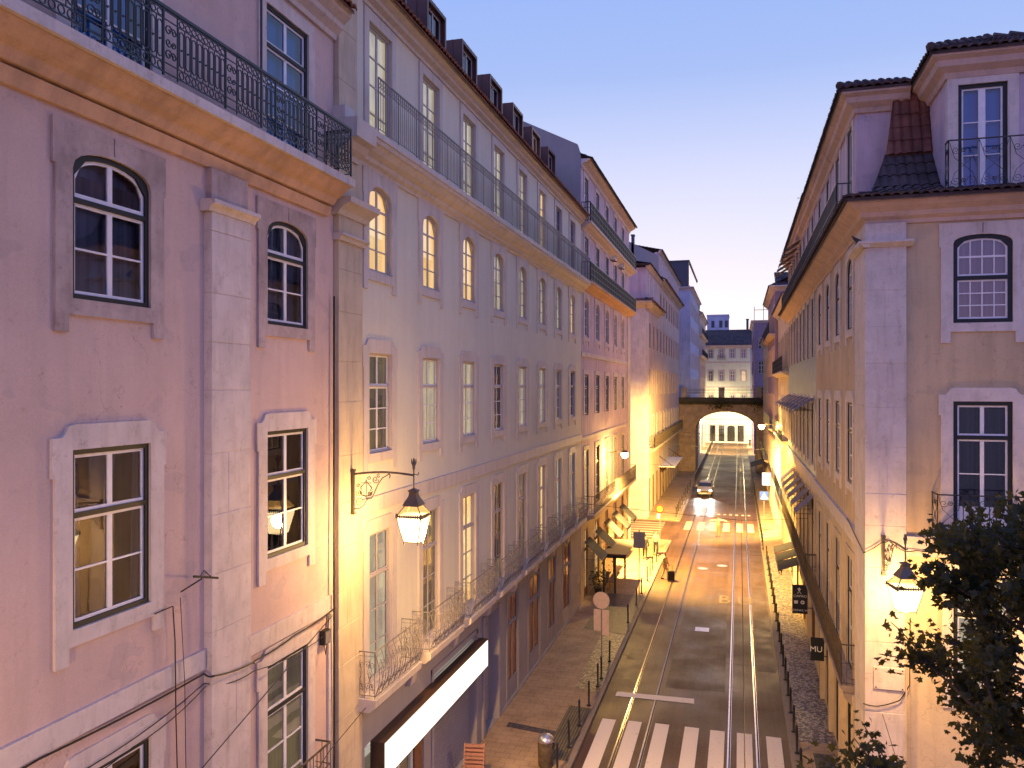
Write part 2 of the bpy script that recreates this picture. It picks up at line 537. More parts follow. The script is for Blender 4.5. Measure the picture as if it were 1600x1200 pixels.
def surround_mesh(kind, w, h, rise, drop):
    a = w / 2; t = 0.28; mb = MB()
    hole = arch_pts(w, h, rise)
    inner_y = 0.16
    if kind == 'eared':      # cornice-shaped head, legs running below the sill
        o = [(-a - t, -drop), (-a - 0.06, -drop), (-a - 0.06, -0.22), (a + 0.06, -0.22), (a + 0.06, -drop), (a + t, -drop),
             (a + t, h - 0.35), (a + t + .05, h - 0.35), (a + t + 0.05, h + 0.17), (a + t - 0.10, h + 0.17), (a + t - 0.16, h + 0.22), (a + t - 0.22, h + 0.32), (a - .05, h + 0.34),
             (-a + .05, h + 0.34), (-a - t + 0.22, h + 0.32), (-a - t + 0.16, h + 0.22), (-a - t + 0.10, h + 0.17), (-a - t - 0.05, h + 0.17), (-a - t - .05, h - 0.35), (-a - t, h - 0.35)]
    elif kind == 'square':   # runs square up to the cornice
        o = [(-a - t, -drop), (-a - 0.06, -drop), (-a - 0.06, -0.22), (a + 0.06, -0.22), (a + 0.06, -drop), (a + t, -drop),
             (a + t, h - 0.3), (a + t + .04, h - 0.3), (a + t + .04, h + 0.30), (0.012, h + 0.30), (0.012, h + 0.04), (-0.012, h + 0.04), (-0.012, h + .30), (-a - t - .04, h + 0.30), (-a - t - .04, h - 0.3), (-a - t, h - 0.3)]
    else:                    # plain jambs and head, open at the bottom (doors and french windows)
        o = [(-a - 0.24, 0.0), (-a, 0.0)] + [p for p in reversed(hole[2:])] + [(a, 0.0), (a + 0.24, 0.0), (a + 0.24, h + 0.26), (-a - 0.24, h + 0.26)]
        o = [(-a - 0.24, 0.0), (-a, 0.0)] + ([p for p in reversed(hole[2:])]) + [(a, 0.0), (a + 0.24, 0.0), (a + 0.24, h + 0.26), (-a - 0.24, h + 0.26)]
        mb.plate(o, [], -0.045, inner_y)
        return mb
    mb.plate(o, [hole], -0.045, inner_y)
    return mb

def band(face, name, mat, prof, u0, u1, parent=None, m0=0, m1=0):
    mb = MB(); mb.prism(prof, min(u0, u1), max(u0, u1), True, m0, m1)
    return face.part(name, mb.mesh(name, mat), parent=parent)
def rect_prof(n0, n1, z0, z1): return [(n0, z0), (n1, z0), (n1, z1), (n0, z1)]

def quoin(face, name, mat, u0, u1, n, z0, z1, course=0.62, seed=1):
    """a pier of dressed blocks with real open joints"""
    mb = MB(); r_ = random.Random(seed)
    if u0 > u1: u0, u1 = u1, u0
    z = z0; k = 0
    while z < z1 - 0.05:
        t = min(z + course * r_.uniform(0.8, 1.25), z1)
        if z1 - t < 0.2: t = z1
        dn = r_.uniform(-0.004, 0.004)
        if r_.random() < 0.35 and u1 - u0 > 0.9:
            c = u0 + (u1 - u0) * r_.uniform(0.35, 0.65)
            mb.box(u0, c - 0.004, -n - dn, 0.05, z + 0.007, t); mb.box(c + 0.004, u1, -n - dn + .004, 0.05, z + 0.007, t)
        else:
            mb.box(u0, u1, -n - dn, 0.05, z + 0.007, t)
        z = t
    mb.box(u0 + 0.01, u1 - 0.01, -n + 0.012, 0.04, z0, z1)
    o = face.part(name, mb.mesh(name, mat)); bevel(o, 0.008)
    return o

def tiled_roof(name, mat, p0, p1, up, parent=None, pitch=0.22, course=0.38, amp=0.05, i0=0.0, i1=0.0):
    """barrel tiles: eave from p0 to p1, slope vector up; one corrugated stepped sheet with thickness"""
    p0, p1, up = Vector(p0), Vector(p1), Vector(up)
    e = p1 - p0; Ln = e.length; e = e / Ln
    nrm = e.cross(up).normalized()
    if nrm.z < 0: nrm = -nrm
    nc = max(2, int(Ln / pitch)); nr = max(1, int(up.length / course))
    prof = []
    for k in range(nc):
        for a, hgt in ((0.0, 0), (0.22, 0.78), (0.45, 1.0), (0.68, 0.78), (0.9, 0.0)):
            prof.append(((k + a) * Ln / nc, hgt * amp))
    prof.append((Ln, 0))
    mb = MB(); r_ = random.Random(len(prof) + nr)
    n = len(prof)
    jit = [r_.uniform(-0.012, 0.012) for _ in range(n)]
    for r in range(nr):
        a = up * (r / nr); b = up * ((r + 1.12) / nr)
        base = len(mb.v)
        jz = r_.uniform(-0.006, .006)
        fa, fb = r / nr, min(1.0, (r + 1.12) / nr)
        cl = lambda x, f: min(max(x, i0 * f), max(i0 * f, Ln - i1 * f))
        for q, (x, hz) in enumerate(prof):
            mb.v.append(tuple(p0 + e * cl(x, fa) + a + nrm * (hz + 0.035 + jz + jit[q]) - up.normalized() * (0.02 * r_.random())))
        for q, (x, hz) in enumerate(prof):
            mb.v.append(tuple(p0 + e * cl(x, fb) + b + nrm * (hz + 0.0 + jz)))
        for q, (x, hz) in enumerate(prof):
            mb.v.append(tuple(p0 + e * cl(x, fa) + a + nrm * (hz - 0.01)))
        for q in range(n - 1):
            mb.f.append((base + q, base + q + 1, base + n + q + 1, base + n + q)); mb.m.append(0)
            mb.f.append((base + 2 * n + q, base + 2 * n + q + 1, base + q + 1, base + q)); mb.m.append(0)
    bk = -nrm * 0.015; en = up.normalized() * 0.05     # boarding under the tiles and at the eave
    mb.quad(*[tuple(v) for v in (p0 + bk + en, p1 + bk + en, p1 - e * i1 + up + bk, p0 + e * i0 + up + bk)])
    mb.quad(*[tuple(v) for v in (p0 + bk + en, p0 + en + Vector((0, 0, -0.10)), p1 + en + Vector((0, 0, -0.10)), p1 + bk + en)])
    me = mb.mesh(name, mat)
    off = Vector((0, 0, 0))
    o = link(name, me, parent)
    if parent: o.location = -parent.location
    return o

def spiral(cx, cz, r0, turns, dirn=1, a0=0.0, n=14):
    return [(cx + r0 * (1 - 0.85 * k / n) * math.cos(a0 + dirn * 2 * math.pi * turns * k / n),
             cz + r0 * (1 - 0.85 * k / n) * math.sin(a0 + dirn * 2 * math.pi * turns * k / n)) for k in range(n + 1)]
def oval(cx, cz, a, b, n=10):
    return [(cx + a * math.cos(2 * math.pi * k / n), cz + b * math.sin(2 * math.pi * k / n)) for k in range(n + 1)]
def stadium(cx, z0, z1, a, n=4):
    p = [(cx + a * math.cos(math.pi * k / n), z1 - a + a * math.sin(math.pi * k / n)) for k in range(n + 1)]
    p += [(cx + a * math.cos(math.pi + math.pi * k / n), z0 + a + a * math.sin(math.pi + math.pi * k / n)) for k in range(n + 1)]
    return p + [p[0]]
def rail_pattern(style, Ln, H):
    """list of (polyline in (x,z), radius) for one straight run of railing"""
    P = []
    line = lambda x0, z0, x1, z1, r: P.append(([(x0, z0), (x1, z1)], r))
    if style == 'ornate':
        line(0, H, Ln, H, 0.032); line(0, H - 0.045, Ln, H - 0.045, 0.012)
        line(0, H - 0.17, Ln, H - 0.17, 0.011); line(0, 0.19, Ln, 0.19, 0.011); line(0, 0.05, Ln, 0.05, 0.012)
        npan = max(1, round(Ln / 1.45)); pl = Ln / npan
        for q in range(npan + 1):
            line(min(Ln - .01, max(0.01, q * pl)), 0, min(Ln - .01, max(.01, q * pl)), H, 0.02)
        for q in range(npan):
            x0 = q * pl
            # scroll panel beside each post
            cx = x0 + 0.16
            for zc, rr, d in ((0.32, 0.085, 1), (0.50, 0.07, -1), (0.67, 0.085, 1)):
                P.append((spiral(cx - 0.05, zc, rr, 1.3, d, 0, 12), 0.011)); P.append((spiral(cx + 0.06, zc, rr * .8, 1.3, -d, math.pi, 12), 0.011))
            line(x0 + 0.30, 0, x0 + 0.30, H - 0.04, 0.012)
            n = max(1, int((pl - 0.32) / 0.125)); st = (pl - 0.32) / n
            for k in range(n):
                c = x0 + 0.32 + st * (k + 0.5)
                P.append((stadium(c, 0.24, H - 0.22, st * 0.34), 0.0105))
                P.append((oval(c, 0.12, st * 0.36, 0.055, 8), 0.0095))
                P.append((oval(c, H - 0.11, st * 0.4, 0.045, 8), 0.0095))
                P.append(([(c - st / 2, 0.19), (c - st * .5, 0.45), (c - st * .5, H - .4), (c - st * .5, H - 0.17)], 0.009))
                P.append((spiral(c, 0.5 * H, 0.02, 1, 1, 0, 5), 0.011))
    elif style == 'bars':
        line(0, H, Ln, H, 0.02); line(0, H - 0.14, Ln, H - 0.14, 0.008); line(0, 0.06, Ln, 0.06, 0.011)
        n = max(1, int(Ln / 0.125)); st = Ln / n
        for k in range(n + 1):
            line(k * st, 0.06, k * st, H, 0.0085)
            if k < n: P.append((oval(k * st + st / 2, H - 0.07, st * .36, 0.05, 8), 0.006)); P.append(([(k * st, H - .14), (k * st + st / 2, H - .24), (k * st + st, H - .14)], 0.006))
        for k in range(0, n + 1, 9): line(k * st, -0.04, k * st, H, 0.017)
    elif style == 'scroll':
        line(0, H, Ln, H, 0.016); line(0, H - 0.10, Ln, H - 0.10, 0.006); line(0, 0.05, Ln, 0.05, 0.011)
        n = max(2, int(Ln / 0.30)); st = Ln / n
        for k in range(n + 1): P.append(([(k * st, H * j / 6) for j in range(7)], 0.0085))
        for k in range(n):
            c = k * st + st / 2
            for sg in (-1, 1):
                P.append((spiral(c + sg * st * .2, 0.72 * H, 0.085, 1.4, sg, 0, 12), 0.0065))
                P.append((spiral(c + sg * st * .2, 0.25 * H, 0.095, 1.4, -sg, math.pi, 12), 0.0065))
                P.append(([(c + sg * st * .42, 0.1), (c + sg * st * .1, 0.35 * H), (c - sg * st * .25, 0.55 * H), (c + sg * .02, 0.82 * H)], 0.0065))
            P.append((oval(c, 0.48 * H, 0.035, 0.09, 8), 0.006))
            P.append(([(c, 0.05), (c, 0.4 * H)], 0.006))
            # small crest of curls above the rail
    elif style == 'plain':
        line(0, H, Ln, H, 0.022); line(0, 0.07, Ln, 0.07, 0.013); line(0, H * .55, Ln, H * .55, 0.010)
        n = max(1, int(Ln / 0.13)); st = Ln / n
        for k in range(n + 1): line(k * st, 0.0, k * st, H, 0.009)
        for k in range(0, n, 4): P.append((oval(k * st + 2 * st, H * .3, st * 1.2, .16, 10), 0.008))
    elif style == 'dense':
        line(0, H, Ln, H, 0.03); line(0, 0.07, Ln, 0.07, 0.02); line(0, H * .7, Ln, H * .7, 0.015); line(0, H * .35, Ln, H * .35, 0.015)
        n = max(1, int(Ln / 0.16)); st = Ln / n
        for k in range(n + 1): line(k * st, 0.0, k * st, H, 0.016)
        for k in range(0, n, 6): line(k * st, 0, k * st, H, 0.035)
    elif style == 'flower':
        line(0, H, Ln, H, 0.022); line(0, 0.04, Ln, 0.04, 0.013)
        n = max(1, round(Ln / 0.62)); st = Ln / n
        for k in range(n + 1): line(k * st, 0, k * st, H, 0.012)
        for k in range(n):
            a, b = k * st, (k + 1) * st; c = (a + b) / 2
            for j in (-1, 1):
                P.append((spiral(c + j * st * .26, H * .8, 0.10, 1.4, j, 0, 14), 0.0075))
                P.append((spiral(c + j * st * .26, H * .2, 0.11, 1.4, -j, math.pi, 14), 0.0075))
                P.append(([(c + j * st * .48, .06), (c + j * st * .30, H * .35), (c, H * .5), (c - j * st * .30, H * .65), (c - j * st * .48, H - .03)], 0.0075))
            P.append((oval(c, H * .8, .05, .05, 8), .008)); P.append((oval(c, H * .2, .05, .05, 8), .008))
            for t in range(6):
                an = t * math.pi / 3
                for zc in (H * .8, H * .2): P.append(([(c, zc), (c + .07 * math.cos(an), zc + .07 * math.sin(an))], .006))
    return P
def add_rail(face, name, mat, segs, style, H, z0, belly=0.0, parent=None):
    mb = MB()
    for (u0, n0), (u1, n1) in segs:
        Ln = math.hypot(u1 - u0, n1 - n0)
        if Ln < 0.03: continue
        dx, dn = (u1 - u0) / Ln, (n1 - n0) / Ln
        ox, on = dn, -dx             # perpendicular, outwards for a run to the right
        if n0 == n1: on = 1.0; ox = 0.0
        else: ox = (1 if u0 > 0 and False else 0); on = 0.0
        for pl, r in rail_pattern(style, Ln, H):
            pts = []
            for x, z in pl:
                x = min(max(x, -0.01), Ln + .01)
                bb = belly * math.sin(math.pi * min(1, max(0, 1 - z / H))) if belly else 0.0
                pts.append((u0 + dx * x + ox * bb, -(n0 + dn * x + on * bb), z0 + z))
            mb.tube(pts, r, 4, cap=False)
    return face.part(name, mb.mesh(name, mat), parent=parent)

LP = R(90); RP = R(-90)

# =================================================================== building A: pink, nearest on the left
XL = -8.5
rootA = thing('apartment_building', 'pink plastered apartment house with stone pilaster and black ornate balcony, nearest on the street', 'building', (XL, 8.5, 0))
A = Face(rootA, XL, 0, LP)
for k, y in enumerate((4.77, 9.30, 13.83)):
    wv = 1.46
    add_window(A, y, 9.03, wv, 2.38, 0, 1.50, 2, 1, 2, surround='eared', back=ROOMD, panel=0.0)
    add_window(A, y, 13.42, wv, 2.02, 0.30, 1.32, 2, 1, 2, surround='square', back=CURT, smat=LIMEW)
    add_window(A, y, 16.66, wv + .06, 2.76, 0, 2.02, 2, 1, 3, surround='plain', back=SKYREFL, glass=GLASSR, kind='french_window')
    add_window(A, y, 3.9, wv, 3.12, 0, 2.2, 2, 1, 3, surround='eared', drop=.26, back=LITD if k == 2 else ROOMD, kind='french_window')
A.wall(PINK, 1.0, 15.70, 0, 7.62); A.wall(PINK, 1.0, 15.70, 7.62, 15.9); A.wall(PINK, 1.0, 15.70, 15.9, 20.2)
band(A, 'string_course', LIME, rect_prof(0, 0.055, 7.60, 7.93), 1.0, 11.30)
band(A, 'string_course', LIME, rect_prof(0, 0.055, 7.40, 7.76), 12.45, 15.62)
quoin(A, 'pilaster', LIME, 11.32, 12.42, 0.15, 0, 15.14, 0.85, 3)
quoin(A, 'pilaster', LIMEW, 11.36, 12.38, 0.12, 15.34, 15.88, 0.6, 4)
band(A, 'capital', LIME, [(0, 15.14), (0.17, 15.14), (0.19, 15.19), (0.25, 15.24), (0.28, 15.25), (0.28, 15.32), (0, 15.34)], 11.22, 12.52)
band(A, 'corner_pier', LIME, rect_prof(0, 0.05, 0, 7.35), 15.40, 15.66)
band(A, 'cornice', ORANGE, [(0, 15.88), (0.07, 15.88), (0.09, 15.92), (0.13, 16.0), (0.16, 16.06), (0.08, 16.075), (0.08, 16.10), (0.20, 16.11), (0.24, 16.17), (0.27, 16.22), (0.29, 16.24), (0.40, 16.30), (0.50, 16.38), (0.58, 16.47), (0, 16.47)], 1.0, 15.35)
slabA = band(A, 'balcony', LIME, rect_prof(0, 0.66, 16.474, 16.63), 1.0, 15.42)
add_rail(A, 'railing', IRON, [((1.0, 0.60), (15.36, 0.60)), ((15.36, 0.60), (15.36, 0.0))], 'ornate', 0.98, 16.70, parent=None)
band(A, 'top_cornice', LIME, [(0, 19.78), (0.06, 19.78), (0.08, 19.88), (0.22, 20.0), (0.24, 20.10), (0.40, 20.22), (0.46, 20.34), (0, 20.36)], 1.0, 15.72)
tiled_roof('roof', TILE, (XL + 0.55, 1.0, 20.36), (XL + 0.55, 15.7, 20.36), (-5.5, 0, 2.6), rootA)
mb = MB(); mb.box(XL - 7, XL - 0.55, 0.9, 15.68, 0.0, 19.9)
rb_ = link('core_wall', mb.mesh('core_wall', PINK), rootA); rb_.location = -rootA.location
# iron post with curled bracket on the balcony, service pipe at the party wall
mb = MB()
mb.tube([(12.05, -0.6, 16.7), (12.05, -0.6, 18.9), (12.05, -0.58, 19.0)], 0.022, 6)
mb.tube([(12.05, -0.6, 18.9), (11.9, -0.55, 19.05), (11.6, -0.5, 19.0), (11.45, -0.3, 18.75), (11.2, -0.05, 18.65)], 0.016, 6)
A.part('post', mb.mesh('post', IRON))

# cables looped along the pink facade
def facade_cable(pts, r=0.012, name='wall_cable', label='', sag=0.0, group=None):
    mb = MB(); allp = []
    for (a, b) in zip(pts[:-1], pts[1:]):
        for k in range(6):
            t = k / 6
            p = Vector(a).lerp(Vector(b), t); p.z -= sag * 4 * t * (1 - t)
            allp.append(p)
    allp.append(Vector(pts[-1]))
    mb.tube(allp, r, 5)
    return tag(link(name, mb.mesh(name, CABLE)), label, 'cable', group)
xw = XL + 0.09
facade_cable([(xw, 1.0, 7.62), (xw, 5.0, 7.56), (xw, 8.0, 7.60), (xw, 11.2, 7.56), (xw + .12, 11.3, 7.5), (xw + .13, 12.4, 7.36), (xw, 12.6, 7.30), (xw, 14.0, 7.36), (xw, 15.6, 7.46)], 0.016, label='thick black cable running under the stone band of the pink house', sag=.03)
facade_cable([(xw, 1.0, 7.10), (xw, 8.2, 7.14), (xw, 11.2, 7.40), (xw + .12, 12.4, 7.20), (xw, 15.4, 7.02)], 0.009, label='thin cable sagging from the pilaster of the pink house towards the corner', sag=.10)
facade_cable([(xw, 1.0, 6.84), (xw, 7.0, 6.95), (xw, 9.6, 7.05), (xw, 11.25, 7.34)], 0.008, label='lowest thin cable across the pink wall above the ground floor window', sag=.07)
facade_cable([(xw, 10.05, 8.85), (xw, 10.45, 8.86), (xw, 10.5, 8.3), (xw, 10.52, 7.1), (xw, 10.6, 5.0)], 0.010, label='black cable dropping beside the lower window of the pink house', sag=0)
facade_cable([(xw, 10.62, 8.95), (xw + .02, 10.7, 7.6), (xw, 10.78, 5.0)], 0.006, label='thin wire hanging from the small antenna on the pink wall')
facade_cable([(xw, 15.56, 14.2), (xw, 15.55, 10.0), (xw + .02, 15.52, 7.5), (xw, 15.56, 5.2), (xw, 15.54, 2.0)], 0.022, label='dark cable conduit running down the far corner of the pink house')
facade_cable([(xw + .03, 15.2, 7.45), (xw + .05, 15.02, 6.9), (xw + .05, 15.10, 6.62), (xw + .03, 15.2, 6.9), (xw + .03, 15.3, 7.4)], 0.009, label='loop of spare cable hanging beside the junction box')
t = thing('junction_box', 'small dark junction box on the pink wall beside a cable loop', 'junction box', (XL, 15.22, 6.80))
mb = MB(); mb.box(0, 0.12, -0.13, 0.13, 0, 0.30); bevel(link('case', mb.mesh('case', CABLE), t), 0.01)
mb = MB(); mb.box(0.12, 0.132, -0.10, 0.10, 0.03, 0.27); link('lid', mb.mesh('lid', GREYIRON), t)
t = thing('antenna', 'small dark antenna arm sticking out of the pink wall beside the pilaster', 'antenna', (XL, 10.75, 9.0))
mb = MB(); mb.tube([(0, 0, 0), (0.35, 0.05, 0.22)], 0.012); link('mast', mb.mesh('mast', CABLE), t)
mb = MB(); mb.tube([(0.35, -0.15, 0.30), (0.35, 0.45, 0.14)], 0.020); mb.tube([(0.35, 0.0, 0.26), (0.35, .1, .34), (0.35, 0.3, 0.18)], 0.009); link('dipole', mb.mesh('dipole', CABLE), t)
# small balcony at the foot of the last french window
t = Face(rootA, XL, 0, LP)
band(A, 'balcony', GOLDST, rect_prof(0, 0.42, 3.72, 3.90), 12.95, 14.9)
add_rail(A, 'railing', RUSTI, [((12.98, 0.38), (14.86, 0.38)), ((14.86, 0.38), (14.86, 0.0))], 'plain', 1.0, 3.92)

# =================================================================== building B: renovated grey house
rootB = thing('apartment_building', 'long renovated grey house with stone window surrounds, brown dormers and grey balconies', 'building', (XL, 30, 0))
B = Face(rootB, XL, 0, LP)
bays = [18.02 + 3.363 * k for k in range(8)]
litA = [LITW, LITW, LITW, LITP, LITP, LITP, LITP, LITW]
litT = [LITP, LITP, LITP, LITP, LITP, LITW, LITD, LITD]
lit2 = [LITD, LITP, LITP, ROOMD, LITP, LITP, LITD, CURTP]
lit1 = [LITP, LITD, LITW, LITD, LITD, LITW, LITP, LITP]
for k, y in enumerate(bays):
    add_window(B, y, 15.02, 1.30, 2.10, 0.40, None, 2, 1, 4, TAUPE, TAUPE, litA[k], 'square', LIMEN, yb=0.035, mid=0.06, fw=0.05, sw=.035)
    add_window(B, y, 10.64, 1.30, 2.42, 0, 1.62, 2, 1, 3, TAUPE, WHITEP, lit2[k], 'eared', LIMEN, yb=0.035, mid=0.06, fw=.05, sw=.035)
    add_window(B, y, 5.12, 1.30, 3.60, 0, 2.55, 2, 1, 3, TAUPE, TAUPE, lit1[k], 'eared', LIMEN, yb=0.035, mid=0.06, fw=.05, sw=.035, drop=.24, kind='french_window')
    add_window(B, y, 18.12, 1.30, 2.86, 0, None, 2, 1, 4, TAUPE, TAUPE, litT[k], 'plain', LIMEN, yb=0.035, mid=0.06, fw=.05, sw=.035, kind='french_window')
    # bellied balcony of the first floor
    mb = MB(); mb.prism([(0.002, 4.80), (0.40, 4.80), (0.44, 4.86), (0.54, 4.92), (0.56, 5.10), (0.002, 5.10)], y - 1.36, y + 1.36)
    b_ = B.part('balcony', mb.mesh('balcony', LIMEN))
    add_rail(B, 'railing', GREYIRON, [((y - 1.32, 0.50), (y + 1.32, 0.50)), ((y - 1.32, 0.50), (y - 1.32, 0.0)), ((y + 1.32, 0.50), (y + 1.32, 0.0))], 'scroll', 1.05, 5.13, 0.13)
    if k: # console between two balconies
        band(B, 'console', LIMEN, [(0, 4.35), (0.16, 4.35), (0.22, 4.6), (0.30, 4.82), (0, 4.82)], y - 1.68 - .16, y - 1.68 + .16)
# ground floor: shop, shutter, doors and shop windows
SHOP0, SHOP1 = 17.2, 20.9
B.open.append((SHOP0, SHOP1, 0.12, 3.75))
B.open.append((21.6, 25.4, 0.12, 3.95))
B.open.append((26.35, 28.0, 0.12, 4.15))
for k, (y, wd, back, ar) in enumerate(((30.1, 1.5, SHUTW, 0), (33.5, 1.9, SHUTW, .3), (36.9, 1.5, SHUTW, 0), (40.2, 1.8, SHUTW, 0.0))):
    add_window(B, y, 0.14, wd, 4.05, ar, 2.95, 2, 1, 1, GREYB, GREYB, back, None, GREYB, yb=0.0, bdepth=0.10, panel=0.7, fw=.06, sw=.05, mid=.07, kind='shop_window', glass=GLASSM)
    band(B, 'door_jamb', GREYB, rect_prof(0, 0.025, 0.12, 4.32), y - wd / 2 - .22, y - wd / 2 - .002)
    band(B, 'door_jamb', GREYB, rect_prof(0, 0.025, 0.12, 4.32), y + wd / 2 + .002, y + wd / 2 + .22)
B.wall(GREYB, 16.88, 44.05, 0.0, 4.60); B.wall(GREY, 16.88, 44.05, 4.60, 9.22); B.wall(GREY, 16.88, 44.05, 9.22, 17.6); B.wall(GREY, 16.88, 44.05, 17.6, 21.3)
band(B, 'plinth', GREYB, rect_prof(0, 0.06, 0.0, 0.22), 28.2, 44.0)
band(B, 'string_course', LIMEN, rect_prof(0, 0.05, 9.22, 9.60), 16.88, 44.05)
band(B, 'ground_cornice', GREYB, [(0, 4.42), (0.05, 4.42), (0.10, 4.60), (0.14, 4.72), (0, 4.72)], 16.88, 44.05)
band(B, 'cornice', LIMEN, [(0, 17.42), (0.05, 17.42), (0.07, 17.50), (0.16, 17.55), (0.19, 17.64), (0.34, 17.72), (0.44, 17.84), (0.50, 17.86), (0.52, 17.95), (0.56, 17.96), (0.56, 18.10), (0, 18.10)], 16.60, 44.1)
quoin(B, 'quoin_pier', GOLDST, 15.72, 16.86, 0.12, 0.0, 16.05, 0.95, 11)
quoin(B, 'quoin_pier', GOLDST, 15.74, 16.86, 0.10, 16.35, 17.4, 0.9, 12)
quoin(B, 'quoin_pier', GOLDST, 15.72, 16.60, 0.12, 18.1, 22.4, 0.95, 13)
band(B, 'capital', LIMEN, [(0, 15.45), (0.17, 15.45), (0.20, 15.52), (0.26, 15.55), (0.26, 15.60), (0, 15.60)], 15.66, 16.95)
band(B, 'capital', LIMEN, [(0, 16.0), (0.16, 16.0), (0.22, 16.1), (0.30, 16.16), (0.46, 16.24), (0.48, 16.36), (0, 16.38)], 15.6, 17.05)
band(B, 'capital', LIMEN, [(0, 17.3), (0.16, 17.3), (0.20, 17.4), (0.34, 17.48), (0.44, 17.6), (0.60, 17.66), (0.62, 18.06), (0, 18.10)], 15.62, 16.58)
band(B, 'capital', LIMEN, [(0, 18.1), (0.30, 18.1), (0.30, 18.36), (0, 18.36)], 15.66, 16.1)
band(B, 'edge_strip', GREY, rect_prof(0, 0.05, 18.1, 21.5), 16.62, 17.0)
add_rail(B, 'railing', GREYIRON, [((16.9, 0.50), (44.0, 0.50))], 'bars', 1.24, 18.14)
band(B, 'eaves_cornice', LIMEN, [(0, 21.28), (0.05, 21.28), (0.07, 21.36), (0.20, 21.42), (0.22, 21.50), (0.38, 21.58), (0.40, 21.66), (0, 21.66)], 16.62, 44.05)
tiled_roof('roof', TILE, (XL + 0.52, 15.8, 21.66), (XL + 0.52, 44.0, 21.66), (-5.2, 0, 3.1), rootB)
tiled_roof('roof', TILE, (XL - 9.9, 44.0, 21.66), (XL - 9.9, 15.8, 21.66), (5.2, 0, 3.1), rootB)
mb = MB(); mb.box(XL - 9, XL - 0.56, 15.72, 44.0, 4.7, 21.5); mb.box(XL - 9, XL - 0.56, 21.2, 44.0, 0.0, 4.68)
rb_ = link('core_wall', mb.mesh('core_wall', GREYB), rootB); rb_.location = -rootB.location
# dormers clad in brown zinc: one window each
dm = MB()                        # local x along, y inwards
dm.box(-0.86, -0.74, 0, 2.6, 0, 2.35); dm.box(0.74, 0.86, 0, 2.6, 0, 2.35); dm.box(-0.74, 0.74, 0, 2.6, 2.23, 2.35); dm.box(-0.74, 0.74, 0.02, .3, 0, 0.5)
for k in range(1, 7):
    for sx_ in (-0.872, 0.872): dm.box(sx_ - 0.012, sx_ + 0.012, 0.36 * k, 0.36 * k + 0.025, 0, 2.35)
    if k < 5: dm.box(-0.86 + k * .34, -0.835 + k * .34, 0, 2.6, 2.35, 2.37)
dmesh = dm.mesh('dormer', BROWNM)
fm, sm, gm = win_meshes(1.46, 1.72, 0, None, 2, 1, 1, BROWNM, TAUPE, .05, .05, .08, 0.12)
gmesh = gm.mesh('glass', GLASSR)
bk = MB(); bk.quad((-0.72, .6, 0), (.72, .6, 0), (.72, .6, 1.7), (-.72, .6, 1.7))
for k, y in enumerate([bays[0] - 0.0] + bays[1:]):
    d = B.part('dormer', dmesh, y, -1.1, 22.45)
    fo = link('window', fm, d, (0, 0, 0.5)); link('sash', sm, d, (0, 0, 0.5)); link('glass', gmesh, d, (0, 0, 0.5))
    link('curtain', bk.mesh('curtain', LITW if k == 6 else CURTP), d, (0, 0, 0.5))
# shop interior and shutters
mb = MB(); mb.quad((SHOP0, 2.6, 0.1), (SHOP1, 2.6, 0.1), (SHOP1, 2.6, 3.75), (SHOP0, 2.6, 3.75))
B.part('shop_interior', mb.mesh('shop_interior', emis('shop_back_wall', (1.0, 0.86, 0.62), 1.3, (0.9, 0.66, 0.36), 1.6)))
mb = MB()
for x in (SHOP0 + .04, 18.3, 19.35, 20.25, SHOP1 - 0.04): mb.box(x - 0.045, x + 0.045, 0.08, 0.18, 0.12, 3.7)
mb.box(SHOP0, SHOP1, 0.08, 0.18, 3.62, 3.75); mb.box(SHOP0, SHOP1, 0.09, 0.17, 0.12, 0.4)
B.part('shop_front', mb.mesh('shop_front', WHITEP))
mb = MB(); mb.quad((SHOP0, 0.13, .1), (SHOP1, .13, .1), (SHOP1, .13, 3.7), (SHOP0, .13, 3.7)); B.part('glass', mb.mesh('glass', GLASS))
mb = MB(); mb.box(20.28, 20.82, 0.02, 0.10, 0.12, 3.4); B.part('door', mb.mesh('door', WOOD))
mb = MB()                         # roller shutter, slats run across
for k in range(38):
    z = 0.13 + k * 0.10
    mb.prism([(-0.25, z), (-0.20, z + 0.02), (-0.20, z + 0.075), (-0.25, z + 0.095)], 21.6, 25.4)
B.part('roller_shutter', mb.mesh('roller_shutter', GREYB))
mb = MB(); mb.box(21.42, 21.58, -0.04, 0.05, 0.12, 4.1); mb.box(25.42, 25.6, -0.05, 0.05, 0.12, 4.1); mb.box(21.42, 25.6, -0.05, .05, 3.96, 4.12)
B.part('shutter_frame', mb.mesh('shutter_frame', GREYB))
mb = MB(); mb.box(26.35, 27.17, 0.34, 0.40, 0.12, 4.15); mb.box(27.18, 28.0, 0.34, 0.40, 0.12, 4.15)
for z in (0.4, 1.5, 2.7):
    mb.box(26.48, 27.05, 0.30, 0.34, z, z + 0.95); mb.box(27.30, 27.88, 0.30, 0.34, z, z + 0.95)
d_ = B.part('door', mb.mesh('door', GREYB)); mb = MB(); mb.box(27.08, 27.12, 0.22, 0.34, 1.2, 1.5); B.part('handle', mb.mesh('handle', IRON), parent=d_)
band(B, 'door_jamb', GREYB, rect_prof(0, 0.07, 0.12, 4.3), 26.12, 26.34); band(B, 'door_jamb', GREYB, rect_prof(0, 0.07, 0.12, 4.3), 28.01, 28.23)
